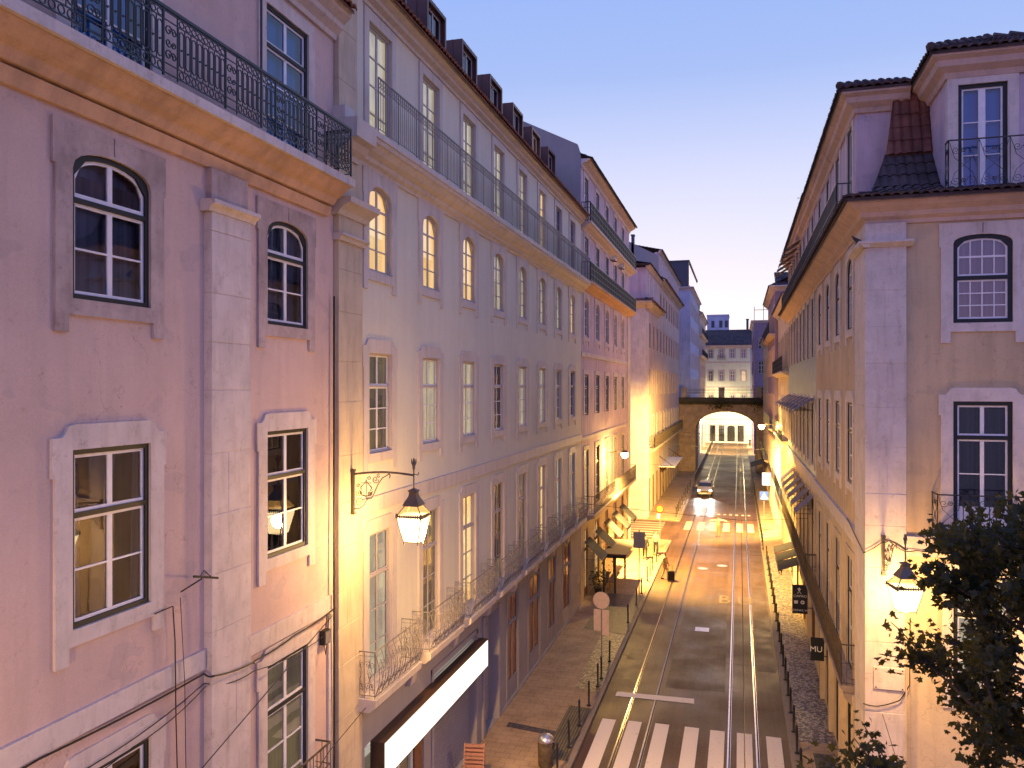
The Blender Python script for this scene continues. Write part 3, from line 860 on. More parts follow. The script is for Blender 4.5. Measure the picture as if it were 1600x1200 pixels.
# illuminated sign box above the shop (blank white)
t = thing('shop_sign', 'long illuminated white sign box above the lit shop of the grey house', 'sign', (XL, 21.6, 2.86))
mb = MB(); mb.box(0.002, 0.36, -4.05, 4.05, 0.86, 0.90); mb.box(0.002, 0.36, -4.05, 4.05, -0.02, 0.02); mb.box(.002, 0.36, -4.10, -4.05, -0.02, 0.90); mb.box(.002, 0.36, 4.05, 4.10, -0.02, 0.90)
link('case', mb.mesh('case', paint('dark_brown_metal', (.06, .03, .015), .5)), t)
mb = MB(); mb.box(0.34, 0.375, -4.04, 4.04, 0.02, 0.86); link('light_panel', mb.mesh('light_panel', emis('sign_light', (1.0, 0.94, 0.80), 1.5)), t)

# =================================================================== building C: lilac house with two iron balconies
rootC = thing('apartment_building', 'lilac house with two long iron balconies under the eaves and awnings at street level', 'building', (XL, 54, 0))
Cc = Face(rootC, XL, 0, LP)
cb = [45.55 + 3.76 * k for k in range(5)]
for k, y in enumerate(cb):
    add_window(Cc, y, 15.1, 1.3, 2.25, .4, None, 2, 1, 4, TAUPE, WHITEP, ROOMD, 'square', LIME, yb=.02, mid=.06)
    add_window(Cc, y, 10.6, 1.3, 2.35, 0, 1.6, 2, 1, 3, GREEN, WHITEP, CURTP if k < 3 else ROOMD, 'plain', LIME, yb=.02, mid=.06)
    add_window(Cc, y, 5.1, 1.3, 3.5, 0, 2.5, 2, 1, 3, GREEN, WHITEP, LITW if k in (0, 3) else CURTP, 'plain', GOLDST, yb=.02, mid=.06, kind='french_window')
    add_window(Cc, y, 18.2, 1.2, 2.65, 0, 1.9, 2, 1, 2, GREEN, WHITEP, CURT, 'plain', LIME, yb=.02, mid=.06, glass=GLASSR, kind='french_window')
    add_window(Cc, y, 21.5, 1.2, 2.75, 0, 1.9, 2, 1, 2, GREEN, WHITEP, CURT, 'plain', LIME, yb=.02, mid=.06, glass=GLASSR, kind='french_window')
    add_window(Cc, y, 0.14, 1.6 if k % 2 else 1.2, 3.9, .6 if k % 2 else 0, 2.7, 2, 1, 1, WOOD, WOOD, LITW, None, yb=.02, bdepth=.40, kind='shop_window', panel=.4)
Cc.wall(GOLDST, 44.07, 64.3, 0, 4.55); Cc.wall(LILAC, 44.07, 64.3, 4.55, 9.3); Cc.wall(LILAC, 44.07, 64.3, 9.3, 14); Cc.wall(LILAC, 44.07, 64.3, 14, 17.8); Cc.wall(LILAC, 44.07, 64.3, 17.8, 21.2); Cc.wall(LILAC, 44.07, 64.3, 21.2, 24.9)
band(Cc, 'string_course', LIME, rect_prof(0, .06, 13.95, 14.22), 44.07, 64.3)
band(Cc, 'string_course', LIME, rect_prof(0, .06, 9.2, 9.4), 44.07, 64.3)
for zc in (17.72, 21.05):
    band(Cc, 'balcony', ORANGE if zc < 18 else LIME, [(0, zc), (.06, zc), (.12, zc + .12), (.38, zc + .24), (.46, zc + .32), (.58, zc + .34), (.58, zc + .44), (0, zc + .44)], 44.07, 64.5)
    add_rail(Cc, 'railing', IRON, [((44.1, .52), (64.4, .52)), ((44.1, .52), (44.1, 0.02)), ((64.4, .52), (64.4, 0.02))], 'dense', 1.05, zc + .46)
band(Cc, 'balcony', GOLDST, [(0, 4.5), (.10, 4.5), (.30, 4.66), (.60, 4.76), (.62, 4.92), (0, 4.92)], 45.0, 64.4)
add_rail(Cc, 'railing', RUSTI, [((45.0, .56), (64.3, .56)), ((45.0, .56), (45.0, .02)), ((64.3, .56), (64.3, 0.02))], 'plain', 1.05, 4.95)
quoin(Cc, 'quoin_pier', LIME, 62.9, 64.32, .12, 0, 17.7, .8, 21)
band(Cc, 'eaves_cornice', LIME, [(0, 24.55), (.05, 24.55), (.12, 24.72), (.34, 24.82), (.5, 24.95), (0, 24.98)], 44.0, 64.5)
tiled_roof('roof', TILED, (XL + .62, 44.0, 24.98), (XL + .62, 64.6, 24.98), (-5.6, 0, 2.4), rootC)
# blank end wall rising above the grey house, gable shaped
mb = MB(); mb.plate([(XL - 9.8, 18.0), (XL - 0.02, 18.0), (XL - .02, 25.2), (XL - .2, 25.8), (XL - 4.6, 28.0), (XL - 9.8, 28.0)], [], 43.98, 44.3)
o = link('end_wall', mb.mesh('end_wall', GREYB), rootC); o.location = -rootC.location
mb = MB(); mb.box(XL - 9, XL - .52, 44.32, 64.25, 0, 24.8); o = link('core_wall', mb.mesh('core_wall', LILAC), rootC); o.location = -rootC.location
mb = MB(); mb.plate([(XL - 9.0, 0), (XL - 0.02, 0), (XL - .02, 24.9), (XL - 5.0, 27.0), (XL - 9.0, 27.0)], [], 64.26, 64.5)
o = link('end_wall', mb.mesh('end_wall', LILAC), rootC); o.location = -rootC.location
# air conditioners on the lilac balcony
for k, y in enumerate((55.0, 58.8)):
    t = thing('air_conditioner', ('white air conditioning box on the lilac wall above the balcony, nearer of two', 'white air conditioning box on the lilac wall beside the far balcony end')[k], 'air conditioner', (XL, y, 20.9 - 0.0), group='air conditioners on the lilac house')
    mb = MB(); mb.box(0.002, .34, -.4, .4, 0.05, .62); bevel(link('case', mb.mesh('case', WHITEP), t), .02)
    mb = MB(); mb.lathe([(0.22, 0), (0.22, .02), (0.05, .03)], 16); g = link('fan_grille', mb.mesh('fan_grille', IRON), t, (.34, -.08, .33)); g.rotation_euler = (0, R(90), 0)
    mb = MB(); mb.box(0.002, .36, -.32, -.28, 0, .05); mb.box(.002, .36, .28, .32, 0, .05); link('bracket', mb.mesh('bracket', IRON), t)

# =================================================================== building D: rose house beyond the side street
XD = -8.3
rootD = thing('apartment_building', 'long rose stone house with mansard attic beyond the side street, reaching the bridge', 'building', (XD, 95, 0))
D = Face(rootD, XD, 0, LP); De = Face(rootD, 0, 74.6, 0)
dA = [77.6, 81.3, 85.0]; dB = [88.9, 92.6, 96.3, 100.0, 103.7, 107.4, 111.1, 114.6]
for k, y in enumerate(dA + dB):
    dc = y in dB
    for (z, h) in ((6.4, 2.9), (11.4, 2.5), (16.0, 2.3)) + (((20.3, 2.1),) if dc else ()):
        add_window(D, y, z, 1.25, h, 0, h * .68, 2, 1, 2, GREEN, WHITEP, LITW if (z > 16 and k in (0, 1)) else (CURTP if (k * 7 + int(z)) % 5 == 0 else ROOMD), 'plain', ROSE if z > 7 else LIME, yb=.02, mid=.06, glass=GLASS, kind='french_window' if z < 7 else 'window')
    if y < 115: add_window(D, y, .14, 1.7, 3.3, 0, 2.5, 2, 1, 1, WOOD, WOOD, LITW if k % 3 else ROOMD, None, yb=.02, bdepth=.40, kind='shop_window')
    za = 24.1 if dc else 20.6
    add_window(D, y, za, 1.3, 2.1, 0, None, 2, 1, 2, WHITEP, WHITEP, CURT, 'plain', LIME, yb=.02, mid=.06, glass=GLASSR)
D.wall(CREAM2, 74.6, 117, 0, 5.0); D.wall(ROSE, 74.6, 117, 5.0, 10.5); D.wall(ROSE, 74.6, 117, 10.5, 15.2); D.wall(ROSE, 74.6, 117, 15.2, 19.6)
D.wall(LILAC, 74.6, 87.0, 19.6, 23.3, name='attic_wall'); D.wall(ROSE, 87.0, 117, 19.6, 23.3); D.wall(LILAC, 87.0, 117, 23.3, 26.7, name='attic_wall')
quoin(D, 'quoin_pier', LIME, 74.62, 76.2, .12, 0, 19.2, .7, 31)
for a, b, z in ((74.3, 87.3, 19.55), (86.9, 117.2, 23.2)):
    band(D, 'cornice', CREAM2, [(0, z), (.06, z), (.12, z + .14), (.38, z + .28), (.52, z + .44), (.62, z + .46), (.62, z + .6), (0, z + .6)], a, b)
    tiled_roof('eaves_tiles', TILE, (XD + .75, a, z + .58), (XD + .75, b, z + .58), (-.75, 0, .35), rootD)
band(D, 'attic_cornice', LIME, [(0, 23.2), (.06, 23.2), (.3, 23.4), (.42, 23.55), (0, 23.55)], 74.3, 87.0)
band(D, 'attic_cornice', LIME, [(0, 26.6), (.06, 26.6), (.2, 26.75), (.32, 26.9), (0, 26.9)], 86.9, 117.2)
tiled_roof('roof', TILED, (XD + .5, 74.0, 23.56), (XD + .5, 87.0, 23.56), (-4, 0, .9), rootD, i0=2)
tiled_roof('roof', TILED, (XD + .4, 86.9, 26.9), (XD + .4, 117.2, 26.9), (-4, 0, .9), rootD)
band(D, 'balcony', GOLDST, [(0, 5.9), (.2, 5.95), (.6, 6.15), (.6, 6.35), (0, 6.35)], 77, 116.5)
add_rail(D, 'railing', RUSTI, [((77, .55), (116.5, .55)), ((77, .55), (77, 0))], 'dense', 1.1, 6.37)
De.wall(LIME, XD - 9, XD - .003, 0, 19.55, name='side_wall', n=.02); De.wall(TILE, XD - 9, XD - 1.9, 19.55, 23.3, name='side_wall', n=.02)
De.wall(LILAC, XD - 1.9, XD - .003, 19.55, 23.3, name='side_wall', n=.02)
quoin(De, 'quoin_pier', LIME, XD - 1.5, XD - .02, .10, 0, 19.3, .7, 33)
band(De, 'cornice', CREAM2, [(0, 19.55), (.06, 19.55), (.38, 19.83), (.62, 20.0), (.62, 20.15), (0, 20.15)], XD - 9, XD + .6)
tiled_roof('eaves_tiles', TILE, (XD - 9, 74.0, 20.13), (XD + .7, 74.0, 20.13), (0, .6, .3), rootD)
tiled_roof('roof', TILED, (XD - 9, 74.1, 23.5), (XD + .4, 74.1, 23.5), (0, 2, .5), rootD, i1=2)
mb = MB(); mb.plate([(XD - 12, 19), (XD - .6, 19), (XD - .03, 23.4), (XD - .05, 26.3), (XD - 3.6, 28.2), (XD - 12, 31)], [], 86.9, 87.3)
o = link('gable_wall', mb.mesh('gable_wall', GREYB), rootD); o.location = -rootD.location
mb = MB(); mb.box(XD - 11, XD - .52, 75.1, 117, 0, 23); mb.box(XD - 11, XD - .52, 87.42, 117, 23, 26.5); o = link('core_wall', mb.mesh('core_wall', ROSE), rootD); o.location = -rootD.location
for nm, x, y, z, h, wd, m_ in (('chimney', -13.2, 87.2, 28.8, 1.3, .9, BLUEW), ('chimney', -14.4, 87.2, 29.2, 1.6, .25, SLATE), ('chimney', -11.1, 87.2, 27.5, 1.1, .3, SLATE)):
    mb = MB(); mb.box(x - wd / 2, x + wd / 2, y - .3, y + .3, z - 1, z + h); mb.box(x - wd / 2 - .06, x + wd / 2 + .06, y - .36, y + .36, z + h, z + h + .12)
    o = link(nm, mb.mesh(nm, m_), rootD); o.location = -rootD.location

# =================================================================== building K, L beyond the bridge on the left
def simple_house(name_label, x0, x1, y0, y1, h, mat, side, rows, pitch, attic=None, roofm=TILED, glass=GLASS, back=ROOMD, front=False, balc=None, sur='plain', smat=LIME, lit=()):
    """a plain street house: street facade on the side facing the road, optional windows on the near end"""
    xs = x1 if side < 0 else x0
    rt = thing('apartment_building', name_label, 'building', (xs, (y0 + y1) / 2, 0))
    F = Face(rt, xs, 0, LP if side < 0 else RP)
    E_ = Face(rt, 0, y0, 0)
    n = int((y1 - y0 - 1) / pitch)
    off = (y1 - y0 - (n - 1) * pitch) / 2
    for i in range(n):
        for j, (z, hh) in enumerate(rows):
            bk_ = LITW if (i * 5 + j * 3) in lit else back
            add_window(F, F.U(y0 + off + i * pitch), z, 1.2, hh, 0, hh * .68, 2, 1, 2, GREEN, WHITEP, bk_, sur, smat, yb=.02, mid=.06, glass=glass, drop=.3)
    if front:
        nn = int((x1 - x0 - .6) / 2.4)
        for i in range(nn):
            for j, (z, hh) in enumerate(rows):
                add_window(E_, x0 + 1.3 + i * 2.4, z, 1.1, hh, 0, hh * .68, 2, 1, 2, GREEN, WHITEP, back, sur, smat, yb=.02, mid=.06, drop=.3)
    F.wall(mat, F.U(y0), F.U(y1), 0, h); E_.wall(mat, x0 + (.0 if side < 0 else .003), x1 - (.003 if side < 0 else .0), 0, h, name='side_wall', n=.02)
    u0, u1 = sorted((F.U(y0 - .1), F.U(y1)))
    band(F, 'cornice', LIME, [(0, h - .35), (.06, h - .35), (.2, h - .15), (.42, h), (.5, h + .02), (.5, h + .12), (0, h + .12)], u0, u1)
    band(E_, 'cornice', LIME, [(0, h - .35), (.06, h - .35), (.2, h - .15), (.42, h), (.5, h + .02), (.5, h + .12), (0, h + .12)], x0 - (.5 if side > 0 else 0), x1 + (.5 if side < 0 else 0))
    if balc:
        for z in balc:
            b0, b1 = sorted((F.U(y0 + .5), F.U(y1 - .5)))
            band(F, 'balcony', smat, [(0, z - .3), (.15, z - .3), (.5, z - .12), (.55, z - .12), (.55, z), (0, z)], b0, b1)
            add_rail(F, 'railing', IRON, [((b0, .5), (b1, .5))], 'dense', 1.05, z)
    mb = MB(); mb.box(x0 + .52, x1 - .52, y0 + .52, y1, 0, h - .2); o = link('core_wall', mb.mesh('core_wall', mat), rt); o.location = -rt.location
    if roofm:
        sgn = side
        xe = xs + (.55 if side < 0 else -.55)
        dx = -3.2 if side < 0 else 3.2
        tiled_roof('roof', roofm, (xe, y0, h + .12), (xe, y1, h + .12), (dx, 0, 1.5), rt, pitch=.3)
        tiled_roof('roof', roofm, (x0, y0 - .4, h + .12), (x1, y0 - .4, h + .12), (0, 3.0, 1.5), rt, pitch=.3)
    return rt, F, E_

rK, FK, EK = simple_house('tall blue white house with glazed dark attic, first beyond the bridge', -17, -7.0, 122, 148, 27, BLUEW, -1, [(6, 2.6), (11, 2.4), (15, 2.4), (19, 2.3), (23, 2.2)], 3.1, roofm=None, glass=GLASSR)
mb = MB(); mb.box(-16.5, -7.3, 122.4, 147.5, 27.13, 31.0); mb.box(-16.6, -7.15, 122.3, 147.6, 31.0, 31.2)
mb.box(-14.5, -11, 123, 130, 31.2, 32.6)
o = link('attic', mb.mesh('attic', SLATE), rK); o.location = -rK.location
mb = MB()
for k in range(9): mb.box(-7.29, -7.26, 123.2 + k * 2.6, 125.2 + k * 2.6, 27.6, 30.6)
o = link('attic_glazing', mb.mesh('attic_glazing', GLASSR), rK); o.location = -rK.location
rL, FL, EL = simple_house('narrow ochre balconied house far down the street, last before the green house', -14, -6.9, 148.1, 176, 25.5, CREAM2, -1, [(5, 2.6), (9.5, 2.4), (14, 2.4), (18, 2.3), (22, 2)], 3.4, balc=[18.0, 21.9], roofm=TILED)
# =================================================================== building E: ochre corner house on the right
XR = 3.2
rootE = thing('apartment_building', 'ochre corner house on the right with limestone corner pier and mansard attic', 'building', (4.0, 22.3, 0))
Es = Face(rootE, XR, 0, RP); Ef = Face(rootE, 0, 22.3, 0)
colsE = [25.75 + 3.07 * k for k in range(4)]
for y in colsE:
    add_window(Es, -y, 13.95, 1.25, 2.12, .38, 1.25, 4, 2, 3, GREEN, WHITE, CURT, 'square', LIME, mid=.03)
    add_window(Es, -y, 9.38, 1.25, 2.40, 0, 1.55, 2, 1, 2, GREEN, WHITE, CURTP if y > 30 else ROOMD, 'eared', LIME)
    add_window(Es, -y, 3.82, 1.25, 3.35, 0, 2.3, 2, 1, 2, GREEN, WHITE, LITD if y < 28 else ROOMD, 'plain', CREAM, kind='french_window')
    add_window(Es, -y, 17.10, 1.15, 2.85, 0, None, 2, 1, 2, GREEN, WHITE, CURT, 'plain', LIME, glass=GLASSR, kind='french_window')
    add_window(Es, -y, .14, 1.5, 2.95, 0, 2.3, 2, 1, 1, GREEN, GREEN, ROOMD, None, yb=.02, kind='shop_window', bdepth=.4)
for x in (5.81, 9.6):
    wv = 1.32
    add_window(Ef, x, 13.84, wv, 2.20, .22, 1.12, 4, 2, 3, GREEN, WHITE, CURT, 'square', LIME, mid=.03, drop=.5, fw=.10)
    add_window(Ef, x, 8.56, wv, 3.32, 0, 2.42, 2, 1, 2, GREEN, WHITE, CURTG, 'eared', LIME, drop=.05, kind='french_window', panel=.55, fw=.10)
    add_window(Ef, x, 4.2, wv, 3.35, 0, 2.35, 2, 1, 2, GREEN, WHITE, LITP, 'plain', LIME, kind='french_window', fw=.10)
    add_window(Ef, x, 17.08, 1.10, 2.70, 0, None, 2, 1, 3, GREEN, WHITE, SKYREFL, 'plain', LIME, kind='french_window', mid=.16, fw=.09, yb=.02, glass=GLASSR)
for u0, u1 in ((-36.9, -22.34),):
    Es.wall(OCHRE, u0, u1, 8.0, 16.95); Es.wall(CREAM, u0, u1, 3.5, 8.0); Es.wall(CREAM, u0, u1, 0, 3.5)
Es.wall(LILAC, -36.9, -25.1, 16.95, 20.4, name='attic_wall')
Ef.wall(OCHRE, XR + .01, 14, 8.0, 16.95, depth=.4); Ef.wall(CREAM, XR + .01, 14, 0, 8.0, depth=.4); Ef.wall(LILAC, 5.03, 14, 16.95, 20.1, name='attic_wall', depth=.4)
# corner pier
quoin(Ef, 'corner_pier', LIME, XR - .10, 4.07, .12, 0, 15.82, .95, 41)
quoin(Ef, 'corner_pier', LIME, XR - .10, 4.07, .12, 15.96, 16.42, .6, 42)
quoin(Es, 'corner_pier', LIME, -24.1, -22.36, .10, 0, 16.42, .95, 43)
band(Ef, 'capital', LIME, [(0, 15.80), (.15, 15.80), (.22, 15.86), (.28, 15.90), (.28, 15.96), (0, 15.97)], XR - .26, 4.22)
band(Es, 'capital', LIME, [(0, 15.80), (.13, 15.80), (.2, 15.86), (.26, 15.90), (.26, 15.96), (0, 15.97)], -24.22, -22.05)
band(Ef, 'string_course', LIME, [(0, 7.95), (.06, 7.95), (.06, 8.36), (.10, 8.38), (.10, 8.46), (0, 8.46)], 4.075, 14)
band(Es, 'string_course', LIME, [(0, 7.75), (.06, 7.75), (.06, 8.15), (.10, 8.17), (.10, 8.24), (0, 8.24)], -36.85, -24.12)
COR = [(0, 16.40), (.06, 16.40), (.08, 16.50), (.20, 16.57), (.24, 16.68), (.42, 16.79), (.50, 16.87), (.56, 16.88), (.56, 16.98), (0, 16.98)]
band(Ef, 'cornice', PEACH, COR, XR, 14, m0=1)
band(Es, 'cornice', PEACH, COR, -36.9, -22.3, m1=1)
tiled_roof('eaves_tiles', TILED, (XR - .66, 21.62, 17.0), (14, 21.62, 17.0), (0, .75, .22), rootE, i0=.75)
tiled_roof('eaves_tiles', TILED, (XR - .66, 36.9, 17.0), (XR - .66, 21.62, 17.0), (.7, 0, .22), rootE, i1=.75)
# bell-cast mansard slope between the two attic blocks
for (ya, za, yb_, zb, xa, ia) in ((22.2, 17.12, 23.1, 17.5, 3.25, .15), (23.05, 17.5, 24.0, 18.6, 3.42, .45), (23.9, 18.6, 24.5, 20.55, 3.88, .30)):
    tiled_roof('mansard', TILED if za < 17.9 else TILE, (xa, ya, za), (5.05, ya, za), (0, yb_ - ya, zb - za), rootE, i0=ia)
mb = MB(); mb.plate([(3.3, 17.0), (5.04, 17.0), (5.04, 20.3), (3.3, 20.3)], [], 25.0, 25.12); o = link('attic_wall', mb.mesh('attic_wall', OCHRE), rootE); o.location = -rootE.location
mb = MB(); mb.box(XR + .001, 4.35, 24.55, 25.1, 17.0, 20.25)
o = link('attic_wall', mb.mesh('attic_wall', LILAC), rootE); o.location = -rootE.location
mb = MB(); mb.box(5.031, 5.12, 22.72, 25.0, 16.98, 20.1)
o = link('attic_wall', mb.mesh('attic_wall', LILAC), rootE); o.location = -rootE.location
ATC = [(0, 19.95), (.06, 19.95), (.10, 20.08), (.26, 20.2), (.30, 20.34), (.42, 20.42), (.44, 20.52), (0, 20.52)]
band(Ef, 'attic_cornice', PEACH, ATC, 5.03, 14, m0=1)
Ec = Face(rootE, 5.03, 22.3, RP)
band(Ec, 'attic_cornice', PEACH, ATC, -2.6, 0, m1=1)
El = Face(rootE, 0, 24.55, 0)
ATL = [(n, z + .05) for n, z in ATC]
band(El, 'attic_cornice', PEACH, ATL, XR, 4.55, m0=1)
band(Es, 'attic_cornice', PEACH, ATL, -36.9, -24.55, m1=1)
tiled_roof('roof', TILED, (4.52, 21.8, 20.54), (14, 21.8, 20.54), (0, 2.2, .95), rootE, i0=2.0)
tiled_roof('roof', TILED, (4.52, 27.0, 20.54), (4.52, 21.8, 20.54), (2.0, 0, .95), rootE, i1=2.2)
tiled_roof('roof', TILED, (2.68, 24.06, 20.60), (5.4, 24.06, 20.60), (0, 2.4, .80), rootE, i0=2.3)
tiled_roof('roof', TILED, (2.68, 36.9, 20.60), (2.68, 24.06, 20.60), (3.2, 0, 1.1), rootE, i1=3.2)
r_ = random.Random(5)     # ridge and hip tiles
for (a, b) in (((6.5, 24.0, 21.55), (14, 24.0, 21.55)), ((4.52, 21.8, 20.62), (6.5, 24.0, 21.55)), ((2.68, 24.06, 20.68), (4.95, 26.4, 21.46))):
    mb = MB(); a, b = Vector(a), Vector(b); n = max(2, int((b - a).length / .36))
    for k in range(n):
        p = a.lerp(b, k / n); q = a.lerp(b, (k + .95) / n) + Vector((0, 0, -.04))
        mb.tube([p + Vector((0, 0, r_.uniform(0, .03))), q], .11, 7, r1=.085)
    o = link('hip_tiles', mb.mesh('hip_tiles', TILED), rootE); o.location = -rootE.location
mb = MB(); mb.box(XR + .45, 14, 25.2, 36.9, 3.5, 20.3); mb.box(XR + .45, 14, 22.72, 25.2, 0, 16.9); mb.box(5.12, 14, 22.72, 25.2, 16.9, 20.1); mb.box(XR + .45, 14, 25.2, 36.9, 0, 3.48)
o = link('core_wall', mb.mesh('core_wall', CREAM), rootE); o.location = -rootE.location
# long street balcony with consoles
def street_balcony(F, y0, y1, zs, nout, mat=DARKST, iron=RUSTI, style='plain', parent=None):
    a, b = sorted((F.U(y0), F.U(y1)))
    band(F, 'balcony', mat, [(0, zs - .18), (nout - .1, zs - .18), (nout, zs - .06), (nout, zs), (0, zs)], a, b)
    add_rail(F, 'railing', iron, [((a, nout - .04), (b, nout - .04)), ((a, nout - .04), (a, 0)), ((b, nout - .04), (b, 0))], style, 1.16, zs)
street_balcony(Es, 24.3, 36.8, 3.80, .46)
mb = MB()
for y in [24.3 + 1.55 * k for k in range(9)]: mb.prism([(0, 3.0), (.10, 3.05), (.18, 3.3), (.36, 3.5), (.38, 3.61), (0, 3.61)], -y - .1, -y + .1)
Es.part('console', mb.mesh('console', DARKST))
for y in (24.2, 27.2, 30.3, 33.4): band(Es, 'shop_pillar', CREAM, rect_prof(0, .16, 0.1, 3.6), -y - .22, -y + .22)
# balconies on the front
Ef_b = band(Ef, 'balcony', LIME, [(0, 8.28), (.55, 8.28), (.62, 8.36), (.62, 8.54), (0, 8.54)], 4.66, 6.96)
add_rail(Ef, 'railing', IRON, [((4.68, .58), (6.94, .58)), ((4.68, .58), (4.68, 0)), ((6.94, .58), (6.94, 0))], 'flower', 1.05, 8.55)
band(Ef, 'balcony', LIME, rect_prof(0, .35, 17.0, 17.07), 4.95, 7.0)
add_rail(Ef, 'railing', IRON, [((4.98, .32), (7.0, .32)), ((4.98, .32), (4.98, 0))], 'flower', 1.25, 17.08)
add_rail(Es, 'railing', IRON, [((-36.8, .45), (-25.2, .45)), ((-25.2, .45), (-25.2, 0))], 'plain', 1.15, 17.05)
mb = MB(); mb.tube([(4.06, -.13, 0.1), (4.06, -.13, 7.9)], .02, 6); mb.tube([(4.16, -.08, 0.1), (4.16, -.08, 6.5)], .012, 5); Ef.part('drainpipe', mb.mesh('drainpipe', CREAM))
# plaque
t = thing('wall_plaque', 'blank pale plaque screwed to the corner pier below the hanging lantern', 'plaque', (3.66, 22.17, 4.55))
mb = MB(); mb.box(-.36, .36, -.035, 0, 0, .56); bevel(link('plate', mb.mesh('plate', LIME), t), .008)
mb = MB()
for x in (-.31, .31):
    for z in (.05, .51): mb.box(x - .015, x + .015, -.045, -.036, z - .015, z + .015)
link('screws', mb.mesh('screws', IRON), t)
yw = 22.12
facade_cable([(3.05, yw, 4.15), (3.4, yw, 4.12), (3.9, yw, 4.32), (4.15, yw + .1, 4.7), (4.16, yw + .1, 6.4)], .014, label='dark cable curving up the ochre corner house beside the plaque', sag=.02)
facade_cable([(3.08, 25.5, 8.35), (3.06, yw, 8.0), (3.5, yw, 8.30), (3.65, yw, 8.34), (4.0, yw, 8.1), (4.3, 22.2, 8.12), (4.9, 22.2, 8.1)], .013, label='dark cable running across the corner pier past the lantern bracket', sag=.02)
facade_cable([(3.5, 22.5, 4.0), (3.62, 19.6, 3.1), (3.9, 16.5, 1.9)], .008, label='thin guy wire slanting from the ochre corner pier towards the tree')

# =================================================================== building F: green tiled house with awnings
rootF = thing('apartment_building', 'green tiled house on the right with a row of grey awnings over its windows', 'building', (XR, 47, 0))
Ft = Face(rootF, XR, 0, RP)
colsF = [38.25 + 2.5 * k for k in range(8)]
for k, y in enumerate(colsF):
    add_window(Ft, -y, 13.6, 1.2, 2.6, 0, 1.9, 2, 1, 2, GREEN, WHITE, ROOMD, 'plain', LIME)
    add_window(Ft, -y, 8.75, 1.2, 2.75, 0, 1.9, 2, 1, 2, GREEN, WHITE, LITD if k in (1, 2, 4) else ROOMD, 'eared', LIME, drop=.2)
    add_window(Ft, -y, 3.82, 1.25, 3.35, 0, 2.3, 2, 1, 2, GREEN, WHITE, ROOMD, 'plain', CREAM, kind='french_window')
    add_window(Ft, -y, 17.10, 1.15, 2.85, 0, None, 2, 1, 2, GREEN, WHITE, CURT, 'plain', LIME, glass=GLASSR, kind='french_window')
    if k % 2 == 0: add_window(Ft, -y, .14, 1.7, 2.95, 0, 2.3, 2, 1, 1, WOOD, WOOD, LITW if k in (2, 4) else ROOMD, None, yb=.02, kind='shop_window', bdepth=.4)
Ft.wall(TILEGRN, -56.9, -36.92, 8.3, 16.95); Ft.wall(CREAM, -56.9, -36.92, 3.5, 8.3); Ft.wall(CREAM, -56.9, -36.92, 0, 3.5)
Ft.wall(LILAC, -56.9, -36.92, 16.95, 20.4, name='attic_wall')
band(Ft, 'string_course', LIME, [(0, 7.75), (.06, 7.75), (.06, 8.15), (.10, 8.17), (.10, 8.30), (0, 8.30)], -56.9, -36.95)
band(Ft, 'cornice', PEACH, COR, -56.9, -36.95)
tiled_roof('eaves_tiles', TILED, (XR - .66, 56.9, 17.0), (XR - .66, 36.95, 17.0), (.7, 0, .22), rootF)
band(Ft, 'attic_cornice', PEACH, [(n, z + .05) for n, z in ATC], -56.9, -36.95)
tiled_roof('roof', TILED, (2.66, 56.9, 20.62), (2.66, 36.95, 20.62), (3.2, 0, 1.1), rootF)
add_rail(Ft, 'railing', IRON, [((-56.8, .45), (-37, .45))], 'plain', 1.15, 17.05)
mb = MB(); mb.box(XR + .45, 14, 36.95, 56.85, 0, 20.3); o = link('core_wall', mb.mesh('core_wall', CREAM), rootF); o.location = -rootF.location
street_balcony(Ft, 37.0, 56.8, 3.80, .46)
def awning(F, u, z, wd, out_, dropz, mat, label, group, name='awning', scallop=True, thick=.02):
    c, q = math.cos(F.rot), math.sin(F.rot)
    t = thing(name, label, 'awning', (F.ox + u * c, F.oy + u * q, z), F.rot, group)
    mb = MB(); a = wd / 2
    mb.quad((-a, -.02, 0), (a, -.02, 0), (a, -out_, -dropz), (-a, -out_, -dropz))
    mb.quad((-a, -.02, -thick), (-a, -out_, -dropz - thick), (a, -out_, -dropz - thick), (a, -.02, -thick))
    for x in (-a, a): mb.quad((x, -.02, 0), (x, -out_, -dropz), (x, -out_, -dropz - thick), (x, -.02, -thick))
    n = 6
    for k in range(n):
        x0 = -a + wd * k / n; x1 = x0 + wd / n * .96
        mb.quad((x0, -out_ - .004, -dropz), (x0, -out_ - .004, -dropz - .18), ((x0 + x1) / 2, -out_ - .02, -dropz - .22), (x1, -out_ - .004, -dropz - .18), (x1, -out_ - .004, -dropz))
    link('canopy', mb.mesh('canopy', mat), t)
    mb = MB()
    for x in (-a + .03, a - .03): mb.tube([(x, -.02, -dropz * 1.02), (x, -out_, -dropz - .02)], .012, 5)
    mb.tube([(-a, -out_, -dropz), (a, -out_, -dropz)], .014, 5)
    link('arm', mb.mesh('arm', IRON), t)
    return t
ordn = ['nearest', 'second nearest', 'third nearest', 'fourth nearest', 'fifth nearest', 'sixth nearest', 'seventh nearest', 'farthest']
for k, y in enumerate(colsF):
    awning(Ft, -y, 11.75, 1.5, .85, .55, AWNP, 'small awning over an upper window of the green tiled house, %s of its row' % ordn[k], 'upper awnings on the green tiled house')
    if k < 6: awning(Ft, -y, 7.4, 1.45, .8, .75, AWNP, 'purple grey awning above the long street balcony, %s of its row' % ordn[k], 'awnings over the street balcony')
    awning(Ft, -y, 20.1, 1.4, .9, .55, AWNP, 'attic awning under the roof edge on the right, %s of its row' % ordn[k], 'attic awnings under the roof edge') if k > 2 else None
